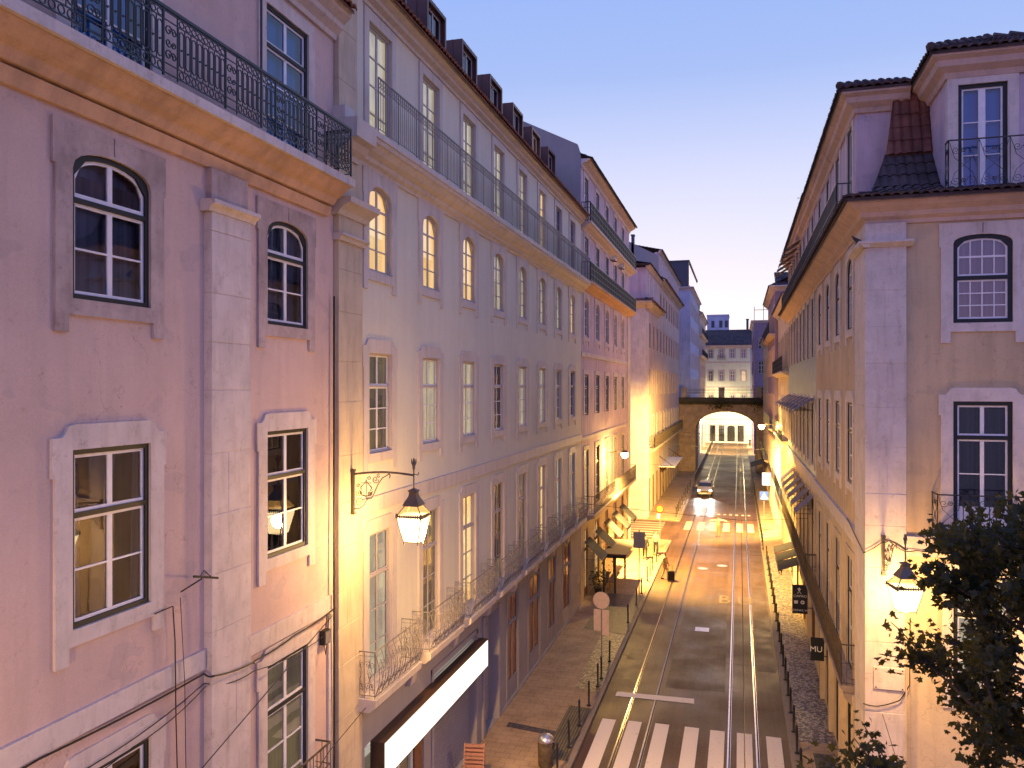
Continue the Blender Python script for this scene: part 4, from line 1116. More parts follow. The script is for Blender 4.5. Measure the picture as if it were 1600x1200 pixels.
for k, (y, m_) in enumerate(((44.2, AWN), (46.4, AWN), (48.6, AWN))):
    awning(Ft, -y, 3.25, 2.0, 1.25, .42, m_, ['nearest of the three wide grey shop awnings under the right balcony', 'middle one of the three wide grey shop awnings under the right balcony', 'farthest of the three wide grey shop awnings under the right balcony'][k], 'wide shop awnings on the right pavement')

rG, FG, EG = simple_house('narrow rose house on the right beyond the green tiled one, with iron balconies', XR + .1, 13, 57, 74, 18.4, CREAM, 1, [(.14, 3.0), (4.2, 3.0), (8.7, 2.6), (13.6, 2.5)], 2.6, balc=[4.1, 8.5, 13.3], roofm=TILED, smat=CREAM2)
rG2, FG2, EG2 = simple_house('tall plum house on the right, third before the bridge', XR - .15, 13, 74.1, 92, 21.0, PLUM, 1, [(.14, 3.0), (4.2, 3.0), (8.7, 2.6), (13.2, 2.5), (17.2, 2.2)], 2.7, balc=[8.5, 17.0], roofm=TILED, smat=ROSE)
rG3, FG3, EG3 = simple_house('cream house touching the right end of the stone bridge', XR, 13, 92.1, 116.8, 18.0, CREAM, 1, [(.14, 3.0), (4.2, 3.0), (8.7, 2.6), (13.2, 2.5)], 3.0, balc=[4.1], roofm=TILED, smat=CREAM2, lit=(0, 3, 8))
rN, FN, EN = simple_house('narrow dark plum tower house behind the right end of the bridge', 2.5, 9.5, 150, 172, 24.0, PLUM, 1, [(5, 2.5), (10, 2.3), (14.5, 2.3), (19, 2.2)], 4, roofm=None, front=True, smat=PLUM)
mb = MB()
for x in (2.6, 4.2, 5.8): mb.tube([(x, 150.1, 24.1), (x, 150.1, 26.6)], .05, 5)
mb.tube([(2.6, 150.1, 26.0), (5.8, 150.1, 26.0)], .05, 5); mb.tube([(5.2, 150.1, 24.0), (5.2, 150.1, 28.4)], .09, 5); mb.tube([(4.3, 150.1, 27.4), (6.1, 150.1, 27.4)], .06, 5)
o = link('roof_rail', mb.mesh('roof_rail', IRON), rN); o.location = -rN.location

# =================================================================== far pale green house closing the street
rootM = thing('apartment_building', 'pale green house closing the far end of the street, seen over and under the bridge', 'building', (-1, 180, 0))
M_ = Face(rootM, 0, 180, 0)
for k, x in enumerate((-6.0, -3.7, -1.4, .9)):
    add_window(M_, x, 18.4, 1.0, 1.9, 0, 1.3, 2, 1, 2, TAUPE, WHITEP, CURT, 'plain', LIME, yb=.2)
    add_window(M_, x, 13.4, 1.0, 2.3, .4, 1.5, 2, 1, 2, TAUPE, WHITEP, LITW if k == 3 else CURT, 'plain', LIME, yb=.2)
    add_window(M_, x, 8.2, 1.0, 2.3, 0, 1.5, 2, 1, 2, TAUPE, WHITEP, CURT, 'plain', LIME, yb=.2)
for x, wd, ar in ((-5.6, 1.2, 0), (-3.7, 1.2, 0), (-1.7, 1.6, .5), (.3, 1.3, 0)):
    add_window(M_, x, .3, wd, 3.5, ar, 2.6, 2, 1, 1, GREEN, GREEN, ROOMD, 'plain', LIME, yb=.02, kind='door_window')
MINT2 = plaster('bright_mint_plaster', (0.78, 0.80, 0.62), 0.08, 0.06)
MINT = MINT2
M_.wall(MINT, -7.4, 9, 0, 5.2); M_.wall(MINT, -7.4, 9, 5.2, 12.6); M_.wall(MINT, -7.4, 9, 12.6, 21.0)
for z in (5.0, 12.0, 17.4): band(M_, 'string_course', LIME, rect_prof(0, .10, z, z + .3), -7.4, 2.9)
band(M_, 'corner_pier', BLUEW, rect_prof(0, .12, 0, 21), 2.3, 2.9)
band(M_, 'cornice', LIME, [(0, 20.6), (.1, 20.6), (.5, 21.0), (.5, 21.3), (0, 21.3)], -7.6, 9)
tiled_roof('roof', TILED, (-7.8, 179.4, 21.3), (9, 179.4, 21.3), (0, 6, 3.6), rootM, pitch=.5, course=.6)
mb = MB(); mb.box(-7.3, 9, 180.52, 190, 0, 21); o = link('core_wall', mb.mesh('core_wall', MINT), rootM); o.location = -rootM.location
mb = MB(); mb.box(1.5, 2.0, 184, 184.6, 23.5, 27.0); mb.box(1.4, 2.1, 183.9, 184.7, 27, 27.2)
o = link('chimney', mb.mesh('chimney', SLATE), rootM); o.location = -rootM.location
add_rail(M_, 'railing', IRON, [((-4.6, .5), (-2.8, .5))], 'dense', 1.0, 18.0)
t = thing('rooftop_block', 'blue grey flat roofed block rising behind the dark tiled roof of the green house', 'building', (-5.2, 215, 0))
mb = MB(); mb.box(-2.9, 2.6, 0, 8, 0, 30.6); mb.box(-3.0, 2.7, -.1, 8.1, 30.6, 31.0); link('wall', mb.mesh('wall', BLUEW), t)
mb = MB()
for x in (-1.8, .2, 1.6): mb.box(x, x + .8, -.03, .02, 27.6, 29.4)
link('window', mb.mesh('window', SLATE), t)
t = thing('background_house', 'low house with a slate roof far behind the green house', 'building', (4.5, 220, 0))
mb = MB(); mb.box(-6, 8, 0, 10, 0, 24.5); link('wall', mb.mesh('wall', PLUM), t)
mb = MB(); mb.quad((-6.3, -.4, 24.5), (8.3, -.4, 24.5), (8.3, 5, 27.4), (-6.3, 5, 27.4)); mb.quad((-6.3, 5, 27.4), (8.3, 5, 27.4), (8.3, 10.4, 24.5), (-6.3, 10.4, 24.5)); link('roof', mb.mesh('roof', SLATE), t)

# =================================================================== stone road bridge with arch
rootBr = thing('stone_bridge', 'weathered stone bridge arching over the far end of the street', 'bridge', (-2.4, 117, 0))
BR = Face(rootBr, 0, 117, 0)
ax0, ax1, sp, ris = -6.0, 2.3, 6.1, 2.6
acx, ar_ = (ax0 + ax1) / 2, (ax1 - ax0) / 2
arc = [(acx - ar_ * math.cos(math.pi * k / 20), sp + ris * math.sin(math.pi * k / 20)) for k in range(21)]
mb = MB(); mb.plate([(-8.3, 0), (ax0, 0)] + arc + [(ax1, 0), (4.8, 0), (4.8, 9.75), (-8.3, 9.75)], [], 0, 8)
BRST = stone('bridge_stone', (0.36, 0.26, 0.18), 0.5, 0.9, 0.35)
BR.part('arch', mb.mesh('arch', BRST))
mb = MB(); r_ = random.Random(2)
for k in range(21):
    a0, a1 = math.pi * (k + .04) / 21, math.pi * (k + .96) / 21
    ex = .95 + (.15 if k % 2 else 0)
    P = [(acx - (ar_ + e) * math.cos(a), sp + (ris + e) * math.sin(a)) for a, e in ((a0, .01), (a1, .01), (a1, ex), (a0, ex))]
    mb.plate(P[::-1], [], -.08 - r_.uniform(0, .03), .05)
BR.part('voussoirs', mb.mesh('voussoirs', BRST))
quoin(BR, 'abutment', BRST, -8.2, -6.9, .06, 0, 9.7, .55, 51); quoin(BR, 'abutment', BRST, 2.5, 4.6, .06, 0, 9.7, .55, 52)
band(BR, 'deck_cornice', MOSSY, [(0, 9.7), (.12, 9.7), (.2, 9.95), (.42, 10.1), (.45, 10.35), (.30, 10.4), (.30, 10.72), (0, 10.72)], -8.3, 4.8)
for x in (-7.6, -2.4, 2.6):
    mb = MB(); mb.box(x - .38, x + .38, -.30, .30, 10.72, 12.0); mb.box(x - .44, x + .44, -.36, .36, 12.0, 12.14)
    BR.part('pillar', mb.mesh('pillar', DARKST))
mb = MB()
for x0, x1 in ((-7.2, -2.8), (-2.0, 2.2), (3.0, 4.8)):
    for z in (10.9, 11.35, 11.75): mb.tube([(x0, 0, z), (x1, 0, z)], .035, 4)
    n = int((x1 - x0) / .17)
    for k in range(n + 1): x = x0 + (x1 - x0) * k / n; mb.tube([(x, 0, 10.72), (x, 0, 12.0)], .02, 4); 
BR.part('railing', mb.mesh('railing', IRON))
# creepers hanging from the bridge cornice
LEAFM, tt, bb = nodes('creeper_leaf')
tt.links.new(ramped(tt, noise(tt, 3, 3), (0.018, 0.022, 0.008), (0.06, 0.06, 0.02)), bb.inputs['Base Color']); bb.inputs['Roughness'].default_value = .7
def leaf_blob(mb, c, rad, n, size, r_, squash=(1, 1, 1)):
    for _ in range(n):
        d = Vector((r_.gauss(0, 1) * squash[0], r_.gauss(0, 1) * squash[1], r_.gauss(0, 1) * squash[2])) * rad * .5
        p = Vector(c) + d
        a = Vector((r_.uniform(-1, 1), r_.uniform(-1, 1), r_.uniform(-.6, .6))).normalized() * size * r_.uniform(.6, 1.2)
        b = a.cross(Vector((r_.uniform(-1, 1), r_.uniform(-1, 1), r_.uniform(-1, 1)))).normalized() * size * .7
        mb.quad(tuple(p - a), tuple(p - b * .8), tuple(p + a), tuple(p + b * .8))
for k, (x, z, n, lab) in enumerate(((-2.4, 9.8, 260, 'creeper hanging below the middle pillar of the bridge'), (2.9, 9.9, 220, 'creeper tuft hanging from the right end of the bridge cornice'))):
    mb = MB(); leaf_blob(mb, (x, 116.5, z), 1.1, n, .16, random.Random(k), (1.4, .25, .7))
    tag(link('creeper', mb.mesh('creeper', LEAFM)), lab, 'plant')

# =================================================================== ground
def groundmat(name, c, c2, sc=3.0, rough=.7, fine=60, spec=0.5):
    m, t, b = nodes(name)
    base = ramped(t, noise(t, sc, 6), c, c2)
    f = noise(t, fine, 3)
    g2 = ramped(t, noise(t, 11, 6, rough=.85), (.52, .50, .48), (1.25, 1.25, 1.25), .36, .64)
    tr2 = ramped(t, noise(t, 1.6, 4, (1.6, .12, 1)), (.74, .72, .70), (1.06, 1.06, 1.06), .38, .62)     # wear along the wheel tracks
    t.links.new(mul(t, mul(t, base, mul(t, g2, tr2)), ramped(t, f, (.75, .75, .75), (1.1, 1.1, 1.1))), b.inputs['Base Color'])
    r2 = ramped(t, noise(t, sc * .7, 4), (rough - .14,) * 3, (rough + .12,) * 3)
    t.links.new(r2, b.inputs['Roughness'])
    b.inputs['Specular IOR Level'].default_value = spec
    bump(t, b, f, .3, .01)
    return m
ASPH = groundmat('asphalt', (.092, .046, .019), (.130, .068, .028), .35, .50, 55, .35)
PATCH = groundmat('asphalt_patch', (.072, .037, .017), (.100, .053, .024), .8, .52, 60, .35)
PAVE = None
def pavermat(name, c, c2, scale, mortar=(.06, .05, .04), bw=1.0, rh=.5, off=.5, ms=.02, rough=.65):
    m, t, b = nodes(name)
    g = t.nodes.new('ShaderNodeNewGeometry'); br = t.nodes.new('ShaderNodeTexBrick')
    t.links.new(g.outputs['Position'], br.inputs['Vector'])
    br.inputs['Scale'].default_value = scale; br.inputs['Mortar Size'].default_value = ms
    br.inputs['Brick Width'].default_value = bw; br.inputs['Row Height'].default_value = rh; br.offset = off
    br.inputs['Color1'].default_value = (*c, 1); br.inputs['Color2'].default_value = (*c2, 1); br.inputs['Mortar'].default_value = (*mortar, 1)
    t.links.new(mul(t, br.outputs['Color'], ramped(t, noise(t, 1.1, 6), (.62, .6, .58), (1.1, 1.1, 1.1))), b.inputs['Base Color'])
    b.inputs['Roughness'].default_value = rough
    bump(t, b, br.outputs['Fac'], -.4, .01)
    return m
PAVE = pavermat('stone_paving', (.40, .27, .15), (.37, .25, .138), 1.0, mortar=(.16, .11, .065), bw=.5, rh=.33, ms=.008)
TACT = pavermat('tactile_paving', (.34, .27, .10), (.30, .24, .09), 1.0, bw=.1, rh=.1, off=0, ms=.03)
def cobble(name, a, b_, scale, thr=.5):
    m, t, b = nodes(name)
    g = t.nodes.new('ShaderNodeNewGeometry'); vo = t.nodes.new('ShaderNodeTexVoronoi'); vo.inputs['Scale'].default_value = scale
    t.links.new(g.outputs['Position'], vo.inputs['Vector'])
    sp = t.nodes.new('ShaderNodeSeparateColor'); t.links.new(vo.outputs['Color'], sp.inputs[0])
    base = ramped(t, sp.outputs[0], a, b_, thr - .1, thr + .1)
    t.links.new(mul(t, base, ramped(t, vo.outputs['Distance'], (1.05,) * 3, (.45,) * 3, .25, .6)), b.inputs['Base Color'])
    b.inputs['Roughness'].default_value = .5
    bump(t, b, vo.outputs['Distance'], -.6, .02)
    return m
CALC = cobble('calcada_cobbles', (.13, .10, .09), (.48, .40, .30), 11, .45)
CALCL = cobble('pale_cobbles', (.26, .20, .09), (.52, .42, .22), 10, .35)
BASALT = cobble('basalt_cobbles', (.05, .04, .045), (.10, .08, .09), 12, .5)
KERB = stone('kerb_stone', (.24, .19, .14), .6, .7)
RUB = paint('worn_white_paint', (.55, .49, .42), .6, .2)
tt = RUB.node_tree; bb = tt.nodes['Principled BSDF']
wr = ramped(tt, noise(tt, 5, 8, rough=.8), (.22, .17, .12), (.78, .68, .56), .28, .42); tt.links.new(wr, bb.inputs['Base Color'])
RAILM = paint('tram_rail_steel', (.42, .38, .36), .20, .15, 1.0)
def sheet(name, mat, pts, z, kind='structure', parent=None):
    mb = MB(); mb.quad(*[(x, y, z) for x, y in pts]); o = link(name, mb.mesh(name, mat)); tag(o, kind=kind); return o
def slab(name, mat, x0, x1, y0, y1, z0, z1, kind='structure'):
    mb = MB(); mb.box(x0, x1, y0, y1, z0, z1); o = link(name, mb.mesh(name, mat)); bevel(o, .02); tag(o, kind=kind); return o
sheet('ground', PAVE, [(-1500, -600), (1500, -600), (1500, 2000), (-1500, 2000)], -0.004)
sheet('road', ASPH, [(-5.2, -15), (1.82, -15), (1.82, 179), (-5.2, 179)], 0.0)
sheet('side_street', ASPH, [(-60, 64.9), (-5.2, 64.9), (-5.2, 74.0), (-60, 74.0)], 0.004)
sheet('road', PATCH, [(-2.9, 33), (-.55, 33.2), (-.7, 58), (-2.8, 57)], 0.003)
sheet('road', PATCH, [(.75, 36), (1.5, 36), (1.5, 60), (.75, 60)], 0.003)
KH = .12
slab('pavement', PAVE, XL, -5.34, -15, 64.3, -.1, KH); slab('kerb', KERB, -5.34, -5.16, -15, 64.3, -.1, KH + .005)
slab('pavement', PAVE, XL + .2, -5.5, 74.7, 178, -.1, KH); slab('kerb', KERB, -5.5, -5.32, 74.7, 178, -.1, KH + .005)
slab('pavement', PAVE, 1.98, XR + 12, -15, 29.0, -.1, KH); slab('pavement', CALC, 1.98, XR, 29.0, 60, -.1, KH); slab('pavement', PAVE, 1.78, XR + .1, 60.0, 178, -.1, KH)
slab('kerb', KERB, 1.62, 1.98, -15, 60.0, -.1, KH + .005); slab('kerb', KERB, 1.60, 1.78, 60.0, 178, -.1, KH + .005)
Z1 = KH + .004
sheet('basalt_patch', BASALT, [(-7.5, 39.6), (-5.36, 39.2), (-5.36, 46.8), (-7.4, 46.7)], Z1)
sheet('cobble_patch', CALCL, [(-6.35, 31.7), (-5.36, 31.4), (-5.36, 39.0), (-6.5, 39.3)], Z1)
sheet('tactile_patch', TACT, [(-6.2, 25.4), (-5.36, 25.4), (-5.36, 29.8), (-6.2, 29.9)], Z1)
sheet('drain_strip', BASALT, [(-8.0, 27.4), (-6.2, 27.1), (-6.2, 27.5), (-8.0, 27.8)], Z1)
sheet('basalt_patch', BASALT, [(2.35, 25.0), (3.0, 25.0), (2.95, 28.2), (2.35, 28.2)], Z1)
# tram rails
for k, x in enumerate((-4.05, -3.15, -.36, .57)):
    mb = MB(); mb.box(x - .030, x + .022, -15, 179, .0, .010); mb.mi = 1; mb.box(x + .026, x + .062, -15, 179, .0, .006)
    mb.mi = 0; mb.box(x + .066, x + .082, -15, 179, .0, .010)
    o = link('tram_rail', mb.mesh('tram_rail', [RAILM, DARK])); tag(o, ['leftmost steel tram rail, nearest the left kerb', 'second steel tram rail from the left kerb', 'third steel tram rail from the left, near the middle of the road', 'rightmost steel tram rail, nearest the right kerb'][k], 'tram rail', 'tram rails in the road')
# markings
for a, b, y in ((-4.85, -4.35, 29.3), (-3.9, -3.41, 29.36), (-2.93, -2.43, 29.4), (-1.88, -1.38, 29.4), (-.99, -.49, 29.36), (-.08, .43, 29.38), (.9, 1.4, 29.36)):
    sheet('zebra_stripe', RUB, [(a, 24.6), (b, 24.6), (b, y), (a, y)], .014)
sheet('stop_line', RUB, [(-4.72, 31.57), (-1.67, 31.6), (-1.7, 32.12), (-4.72, 32.03)], .014)
RUB2 = paint('dull_white_paint', (.30, .26, .20), .6, .3)
for a, b in ((-4.6, -4.05), (-3.5, -2.95), (-2.5, -1.9), (-1.35, -.8), (-.22, .3), (.7, 1.2)):
    sheet('zebra_stripe', RUB2, [(a, 69.9), (b, 69.9), (b, 74.2), (a, 74.2)], .014)
for k in range(10):
    sheet('dotted_line', RUB, [(-4.2 + k * .55, 78.8), (-3.95 + k * .55, 78.8), (-3.95 + k * .55, 79.3), (-4.2 + k * .55, 79.3)], .014)
for k in range(7):
    sheet('zebra_stripe', RUB2, [(-10.2, 65.6 + 1.15 * k), (-6.4, 65.6 + 1.15 * k), (-6.4, 66.1 + 1.15 * k), (-10.2, 66.1 + 1.15 * k)], .014)
def textmesh(body, size, mat, extr=.0, name='lettering'):
    cu = bpy.data.curves.new(name, 'FONT'); cu.body = body; cu.size = size; cu.extrude = extr; cu.align_x = 'CENTER'; cu.align_y = 'CENTER'
    o = bpy.data.objects.new('tmp', cu); COL.objects.link(o)
    dg = bpy.context.evaluated_depsgraph_get(); me = bpy.data.meshes.new_from_object(o.evaluated_get(dg)); me.name = name
    bpy.data.objects.remove(o); me.materials.clear(); me.materials.append(mat); return me
mW = paint('faded_marking', (.125, .095, .065), .6, .25)
for y, txt in ((47.5, 'B U'),):
    o = link('road_lettering', textmesh(txt, 2.0, mW), None, (-.22, y, .015)); o.scale = (.62, 1.25, 1); tag(o, kind='structure')
o = link('road_lettering', textmesh('BUS', 2.0, mW), None, (-.2, 82.5, .015)); o.scale = (.62, 1.3, 1); tag(o, kind='structure')
def manhole(x, y, a, b, mat, label, rnd_=True):
    t = thing('manhole_cover', label, 'manhole cover', (x, y, .004), group=None)
    mb = MB()
    if rnd_: mb.lathe([(a, 0), (a, .006), (a * .92, .010)], 20)
    else: mb.box(-a, a, -b, b, 0, .010)
    link('lid', mb.mesh('lid', mat), t)
    mb = MB(); mb.lathe([(a * 1.12, -.003), (a * 1.12, .004)], 20) if rnd_ else mb.box(-a * 1.1, a * 1.1, -b * 1.1, b * 1.1, -.002, .005)
    link('rim', mb.mesh('rim', PATCH), t)
STEEL = paint('worn_steel', (.50, .48, .50), .3, .2, .8)
manhole(-1.8, 41.4, .34, .34, STEEL, 'square steel manhole cover shining between the tram tracks', False)
manhole(-2.37, 55.3, .34, .3, STEEL, 'round manhole cover between the tracks, left one of the pair')
manhole(-1.12, 56.5, .36, .3, STEEL, 'round manhole cover between the tracks, right one of the pair')
manhole(1.35, 61.5, .5, .9, PATCH, 'dark drain grate by the right kerb near the far zebra', False)

for k, (x, y, z, h) in enumerate(((4.2, 38.5, 21.0, 1.6), (3.6, 47.0, 20.9, 1.9), (4.4, 63.0, 19.6, 2.2), (-9.6, 66.0, 24.0, 2.4))):
    t = thing('roof_aerial', ['television aerial on the roof over the ochre corner house', 'television aerial on the roof of the green tiled house', 'television aerial above the narrow rose house on the right', 'television aerial rising behind the lilac house'][k], 'aerial', (x, y, z - .6))
    mb = MB(); mb.tube([(0, 0, 0), (0, 0, h + .6)], .02, 5); link('mast', mb.mesh('mast', IRON), t)
    mb = MB(); mb.tube([(-.5, 0, h + .5), (.5, 0, h + .5)], .012, 4)
    for j in range(7): mb.tube([(-.45 + j * .15, -.25 + j * .02, h + .5), (-.45 + j * .15, .25 - j * .02, h + .5)], .008, 4)
    link('elements', mb.mesh('elements', IRON), t)
# road joints and repairs
for y in (36.5, 44.2, 46.8, 53.0, 60.5):
    sheet('road_seam', PATCH, [(-5.1, y), (1.5, y + .15), (1.5, y + .21), (-5.1, y + .06)], .0045)
for a_, b_, y0, y1 in ((-4.9, -4.2, 36, 37.6), (-4.7, -4.1, 33.5, 34.6), (-2.6, -1.0, 43.2, 45.0), (-2.4, .2, 46.3, 47.2)):
    sheet('road_repair', PATCH, [(a_, y0), (b_, y0 + .1), (b_ - .1, y1), (a_ + .1, y1 - .1)], .0052)
# =================================================================== lanterns
def glowglass(name, c, s, tr=0.5):
    m, t, b = nodes(name); t.nodes.remove(b); o = t.nodes['Material Output']
    e = t.nodes.new('ShaderNodeEmission'); e.inputs[0].default_value = (*c, 1); e.inputs[1].default_value = s
    p = t.nodes.new('ShaderNodeBsdfTransparent'); a = t.nodes.new('ShaderNodeAddShader')
    p.inputs[0].default_value = (tr, tr, tr, 1)
    t.links.new(e.outputs[0], a.inputs[0]); t.links.new(p.outputs[0], a.inputs[1]); t.links.new(a.outputs[0], o.inputs[0])
    return m
LWARM = (1.0, 0.56, 0.17)
GLOW = glowglass('lit_lantern_glass', (1.0, 0.74, 0.38), 3.6)
GLOWT = glowglass('upper_lantern_glass', (1.0, 0.50, 0.14), 0.75, .4)
def point_light(name, loc, energy, parent=None, color=LWARM, size=0.12):
    ld = bpy.data.lights.new(name, 'POINT'); ld.energy = energy; ld.color = color; ld.shadow_soft_size = size
    o = bpy.data.objects.new(name, ld); COL.objects.link(o); o.location = loc
    if parent: o.parent = parent
    return o
def frustum_panels(mb, w0, w1, z0, z1, inset=0.0):
    for q in range(4):
        a0 = math.pi / 4 + q * math.pi / 2; a1 = a0 + math.pi / 2
        P = lambda w_, a, z: (w_ * math.sqrt(.5) * 2 * math.cos(a) * .5 * math.sqrt(1), w_ * math.sqrt(.5) * math.sin(a), z)
        r0, r1 = w0 / math.sqrt(2), w1 / math.sqrt(2)
        mb.quad((r0 * math.cos(a0), r0 * math.sin(a0), z0), (r0 * math.cos(a1), r0 * math.sin(a1), z0), (r1 * math.cos(a1), r1 * math.sin(a1), z1), (r1 * math.cos(a0), r1 * math.sin(a0), z1))
def lantern(label, loc, rot, arm, power, scale=1.0, beams=()):
    """wall lantern: loc on the wall at arm height, arm sticks out along local +x; z0 = arm"""
    t = thing('wall_lantern', label, 'street lantern', loc, rot)
    mb = MB()
    mb.box(-.0, .06, -.035, .035, -.86, .10); mb.box(-.01, .08, -.05, .05, .06, .12); mb.box(-.01, .08, -.05, .05, -.90, -.84)
    top = [(arm * k / 10, 0, .0 + .07 * math.sin(math.pi * k / 10 * .9)) for k in range(11)]
    mb.tube(top, .026, 6)
    s_ = arm / 1.6
    P = lambda l: [(x * s_, 0, z) for x, z in l]
    mb.tube(P([(.97, .04), (.92, .0), (.80, -.06), (.68, -.22), (.58, -.42), (.52, -.52), (.40, -.55)]), .013, 5)
    mb.tube(P([(.97, .04), (1.0, .0), (.98, -.06)]), .013, 5)
    mb.tube(P([(.06, -.78), (.2, -.76), (.32, -.68), (.40, -.55), (.36, -.48)]), .013, 5)
    for cx, cz, r0, tr, d, a0 in ((.20, -.62, .11, 1.5, 1, 0), (.16, -.42, .08, 1.4, -1, 1), (.50, -.42, .055, 1.4, 1, 2), (.62, -.10, .09, 1.5, -1, 0), (.46, -.06, .05, 1.2, 1, 3), (.70, -.02, .05, 1.2, 1, 1), (.17, -.25, .05, 1.2, 1, 0)):
        mb.tube(P(spiral(cx, cz, r0, tr, d, a0, 14)), .010, 4)
    # the little ship of the city arms
    mb.tube(P([(.22, -.36), (.27, -.46), (.38, -.48), (.48, -.46), (.54, -.36)]), .016, 5)
    mb.tube(P([(.38, -.46), (.38, -.10)]), .010, 5); mb.tube(P([(.24, -.18), (.52, -.18)]), .009, 4)
    for sg in (-1, 1): mb.tube(P([(.38 + sg * .03, -.18), (.38 + sg * .15, -.28), (.38 + sg * .10, -.36)]), .011, 4); mb.tube(P([(.38, -.12), (.38 + sg * .17, -.34)]), .006, 4)
    for k in range(5): mb.tube(P([(.26 + k * .06, -.38), (.26 + k * .06, -.46)]), .008, 4)
    mb.tube([(arm, 0, -.62), (arm, 0, .20)], .016, 6)
    mb.lathe([(.02, .14), (.035, .18), (.03, .22), (.05, .27), (.012, .40)], 6, (arm, 0))
    for sg in (-1, 1): mb.tube([(arm + sg * .02, 0, .22), (arm + sg * .055, 0, .30), (arm + sg * .05, 0, .38)], .012, 4)
    mb.tube([(arm, 0, .05), (arm + .10, 0, .03), (arm + .12, 0, .09)], .012, 4)
    link('bracket', mb.mesh('bracket', BRONZE), t)
    z = -.62; k_ = scale
    fr = MB(); c = (arm, 0)
    def sq(w_): r = w_ / math.sqrt(2); return [(arm + r * math.cos(math.pi / 4 + q * math.pi / 2), r * math.sin(math.pi / 4 + q * math.pi / 2)) for q in range(4)]
    lv = [(.34, -1.24), (.64, -.83), (.56, -.80), (.28, -.55)]
    A_, B_, C_ = sq(.36 * k_), sq(.63 * k_), sq(.32 * k_)
    zA, zB, zC = z - .80, z - .235, z - .01
    for q in range(4):
        r = (q + 1) % 4
        fr.tube([(*A_[q], zA), (*B_[q], zB)], .014, 4); fr.tube([(*B_[q], zB + .02), (*C_[q], zC)], .014, 4)
        fr.tube([(*A_[q], zA), (*A_[r], zA)], .015, 4); fr.tube([(*B_[q], zB), (*B_[r], zB)], .024, 4); fr.tube([(*C_[q], zC), (*C_[r], zC)], .022, 4)
        for j in range(11):      # little crenels round the widest rim
            a = (j + .5) / 11; x = B_[q][0] * (1 - a) + B_[r][0] * a; y = B_[q][1] * (1 - a) + B_[r][1] * a
            fr.box(x - .012, x + .012, y - .012, y + .012, zB - .045, zB + .04)
        fr.tube([(*A_[q], zA - .06), (*A_[q], zA)], .010, 4)
        fr.lathe([(.03, zB - .03), (.034, zB + .02), (.01, zB + .07)], 6, B_[q])
    link('frame', fr.mesh('frame', BRONZE), t)
    mb = MB()
    r2 = math.sqrt(.5)
    for w0, w1, z0, z1 in ((.42, .38, zC, zC + .05), (.38, .20, zC + .05, zC + .20), (.20, .17, zC + .20, zC + .28), (.17, .24, zC + .28, zC + .32), (.24, .04, zC + .32, zC + .37)):
        m2 = MB(); frustum_panels(m2, w0 * k_, w1 * k_, z0, z1)
        for p in m2.f: mb.quad(*[(arm + m2.v[i][0], m2.v[i][1], m2.v[i][2]) for i in p])
    mb.quad(*[(arm + x, y, zC) for x, y in [(-.2 * k_, -.2 * k_), (-.2 * k_, .2 * k_), (.2 * k_, .2 * k_), (.2 * k_, -.2 * k_)]])
    link('cap', mb.mesh('cap', BRONZE), t)
    for nm, w0, w1, z0, z1, mt in (('lower_glass', .355, .62, zA, zB, GLOW), ('upper_glass', .61, .31, zB + .02, zC, GLOWT)):
        m2 = MB(); frustum_panels(m2, w0 * k_, w1 * k_, z0, z1)
        m2.v = [(arm + x, y, zz) for x, y, zz in m2.v]
        link(nm, m2.mesh(nm, mt), t)
    point_light('lamp_light', (arm, 0, (zA + zB) / 2), power, t, size=.16)
    for dr, pw, cone in beams:            # added fill spots that warm the near pavement and the pink facade
        sp = bpy.data.lights.new('added_fill_spot', 'SPOT'); sp.energy = pw; sp.spot_size = R(cone); sp.spot_blend = 1.0; sp.color = LWARM; sp.shadow_soft_size = .16
        o = bpy.data.objects.new('added_fill_spot', sp); COL.objects.link(o); o.parent = t; o.location = (arm, 0, zA + .2)
        dl = Matrix.Rotation(-rot, 3, 'Z') @ Vector(dr); o.rotation_euler = dl.to_track_quat('-Z', 'Y').to_euler()
    return t
lantern('glowing iron lantern on an ornate bracket at the corner of the pink and grey houses', (XL + .13, 16.3, 10.28), 0.0, 1.50, 1300, .90, (((.42, .75, -.50), 11000, 105),))
lantern('glowing iron lantern hanging before the limestone pier of the ochre corner house', (3.52, 22.18, 8.35), R(-78), 1.35, 950, .98, (((-.8, -.5, -.12), 4200, 105),))
lantern('lantern on the pink house near its left end, lighting the wall under the long balcony', (XL + .1, 3.2, 8.9), 0.0, 1.50, 1500, .90)
lantern('lantern on the ochre house front beyond its first window bay', (8.0, 22.18, 8.0), R(-90), 1.3, 1100, .95)
LAMPC = {False: (1.0, 0.60, 0.16), True: (1.0, 0.80, 0.45)}
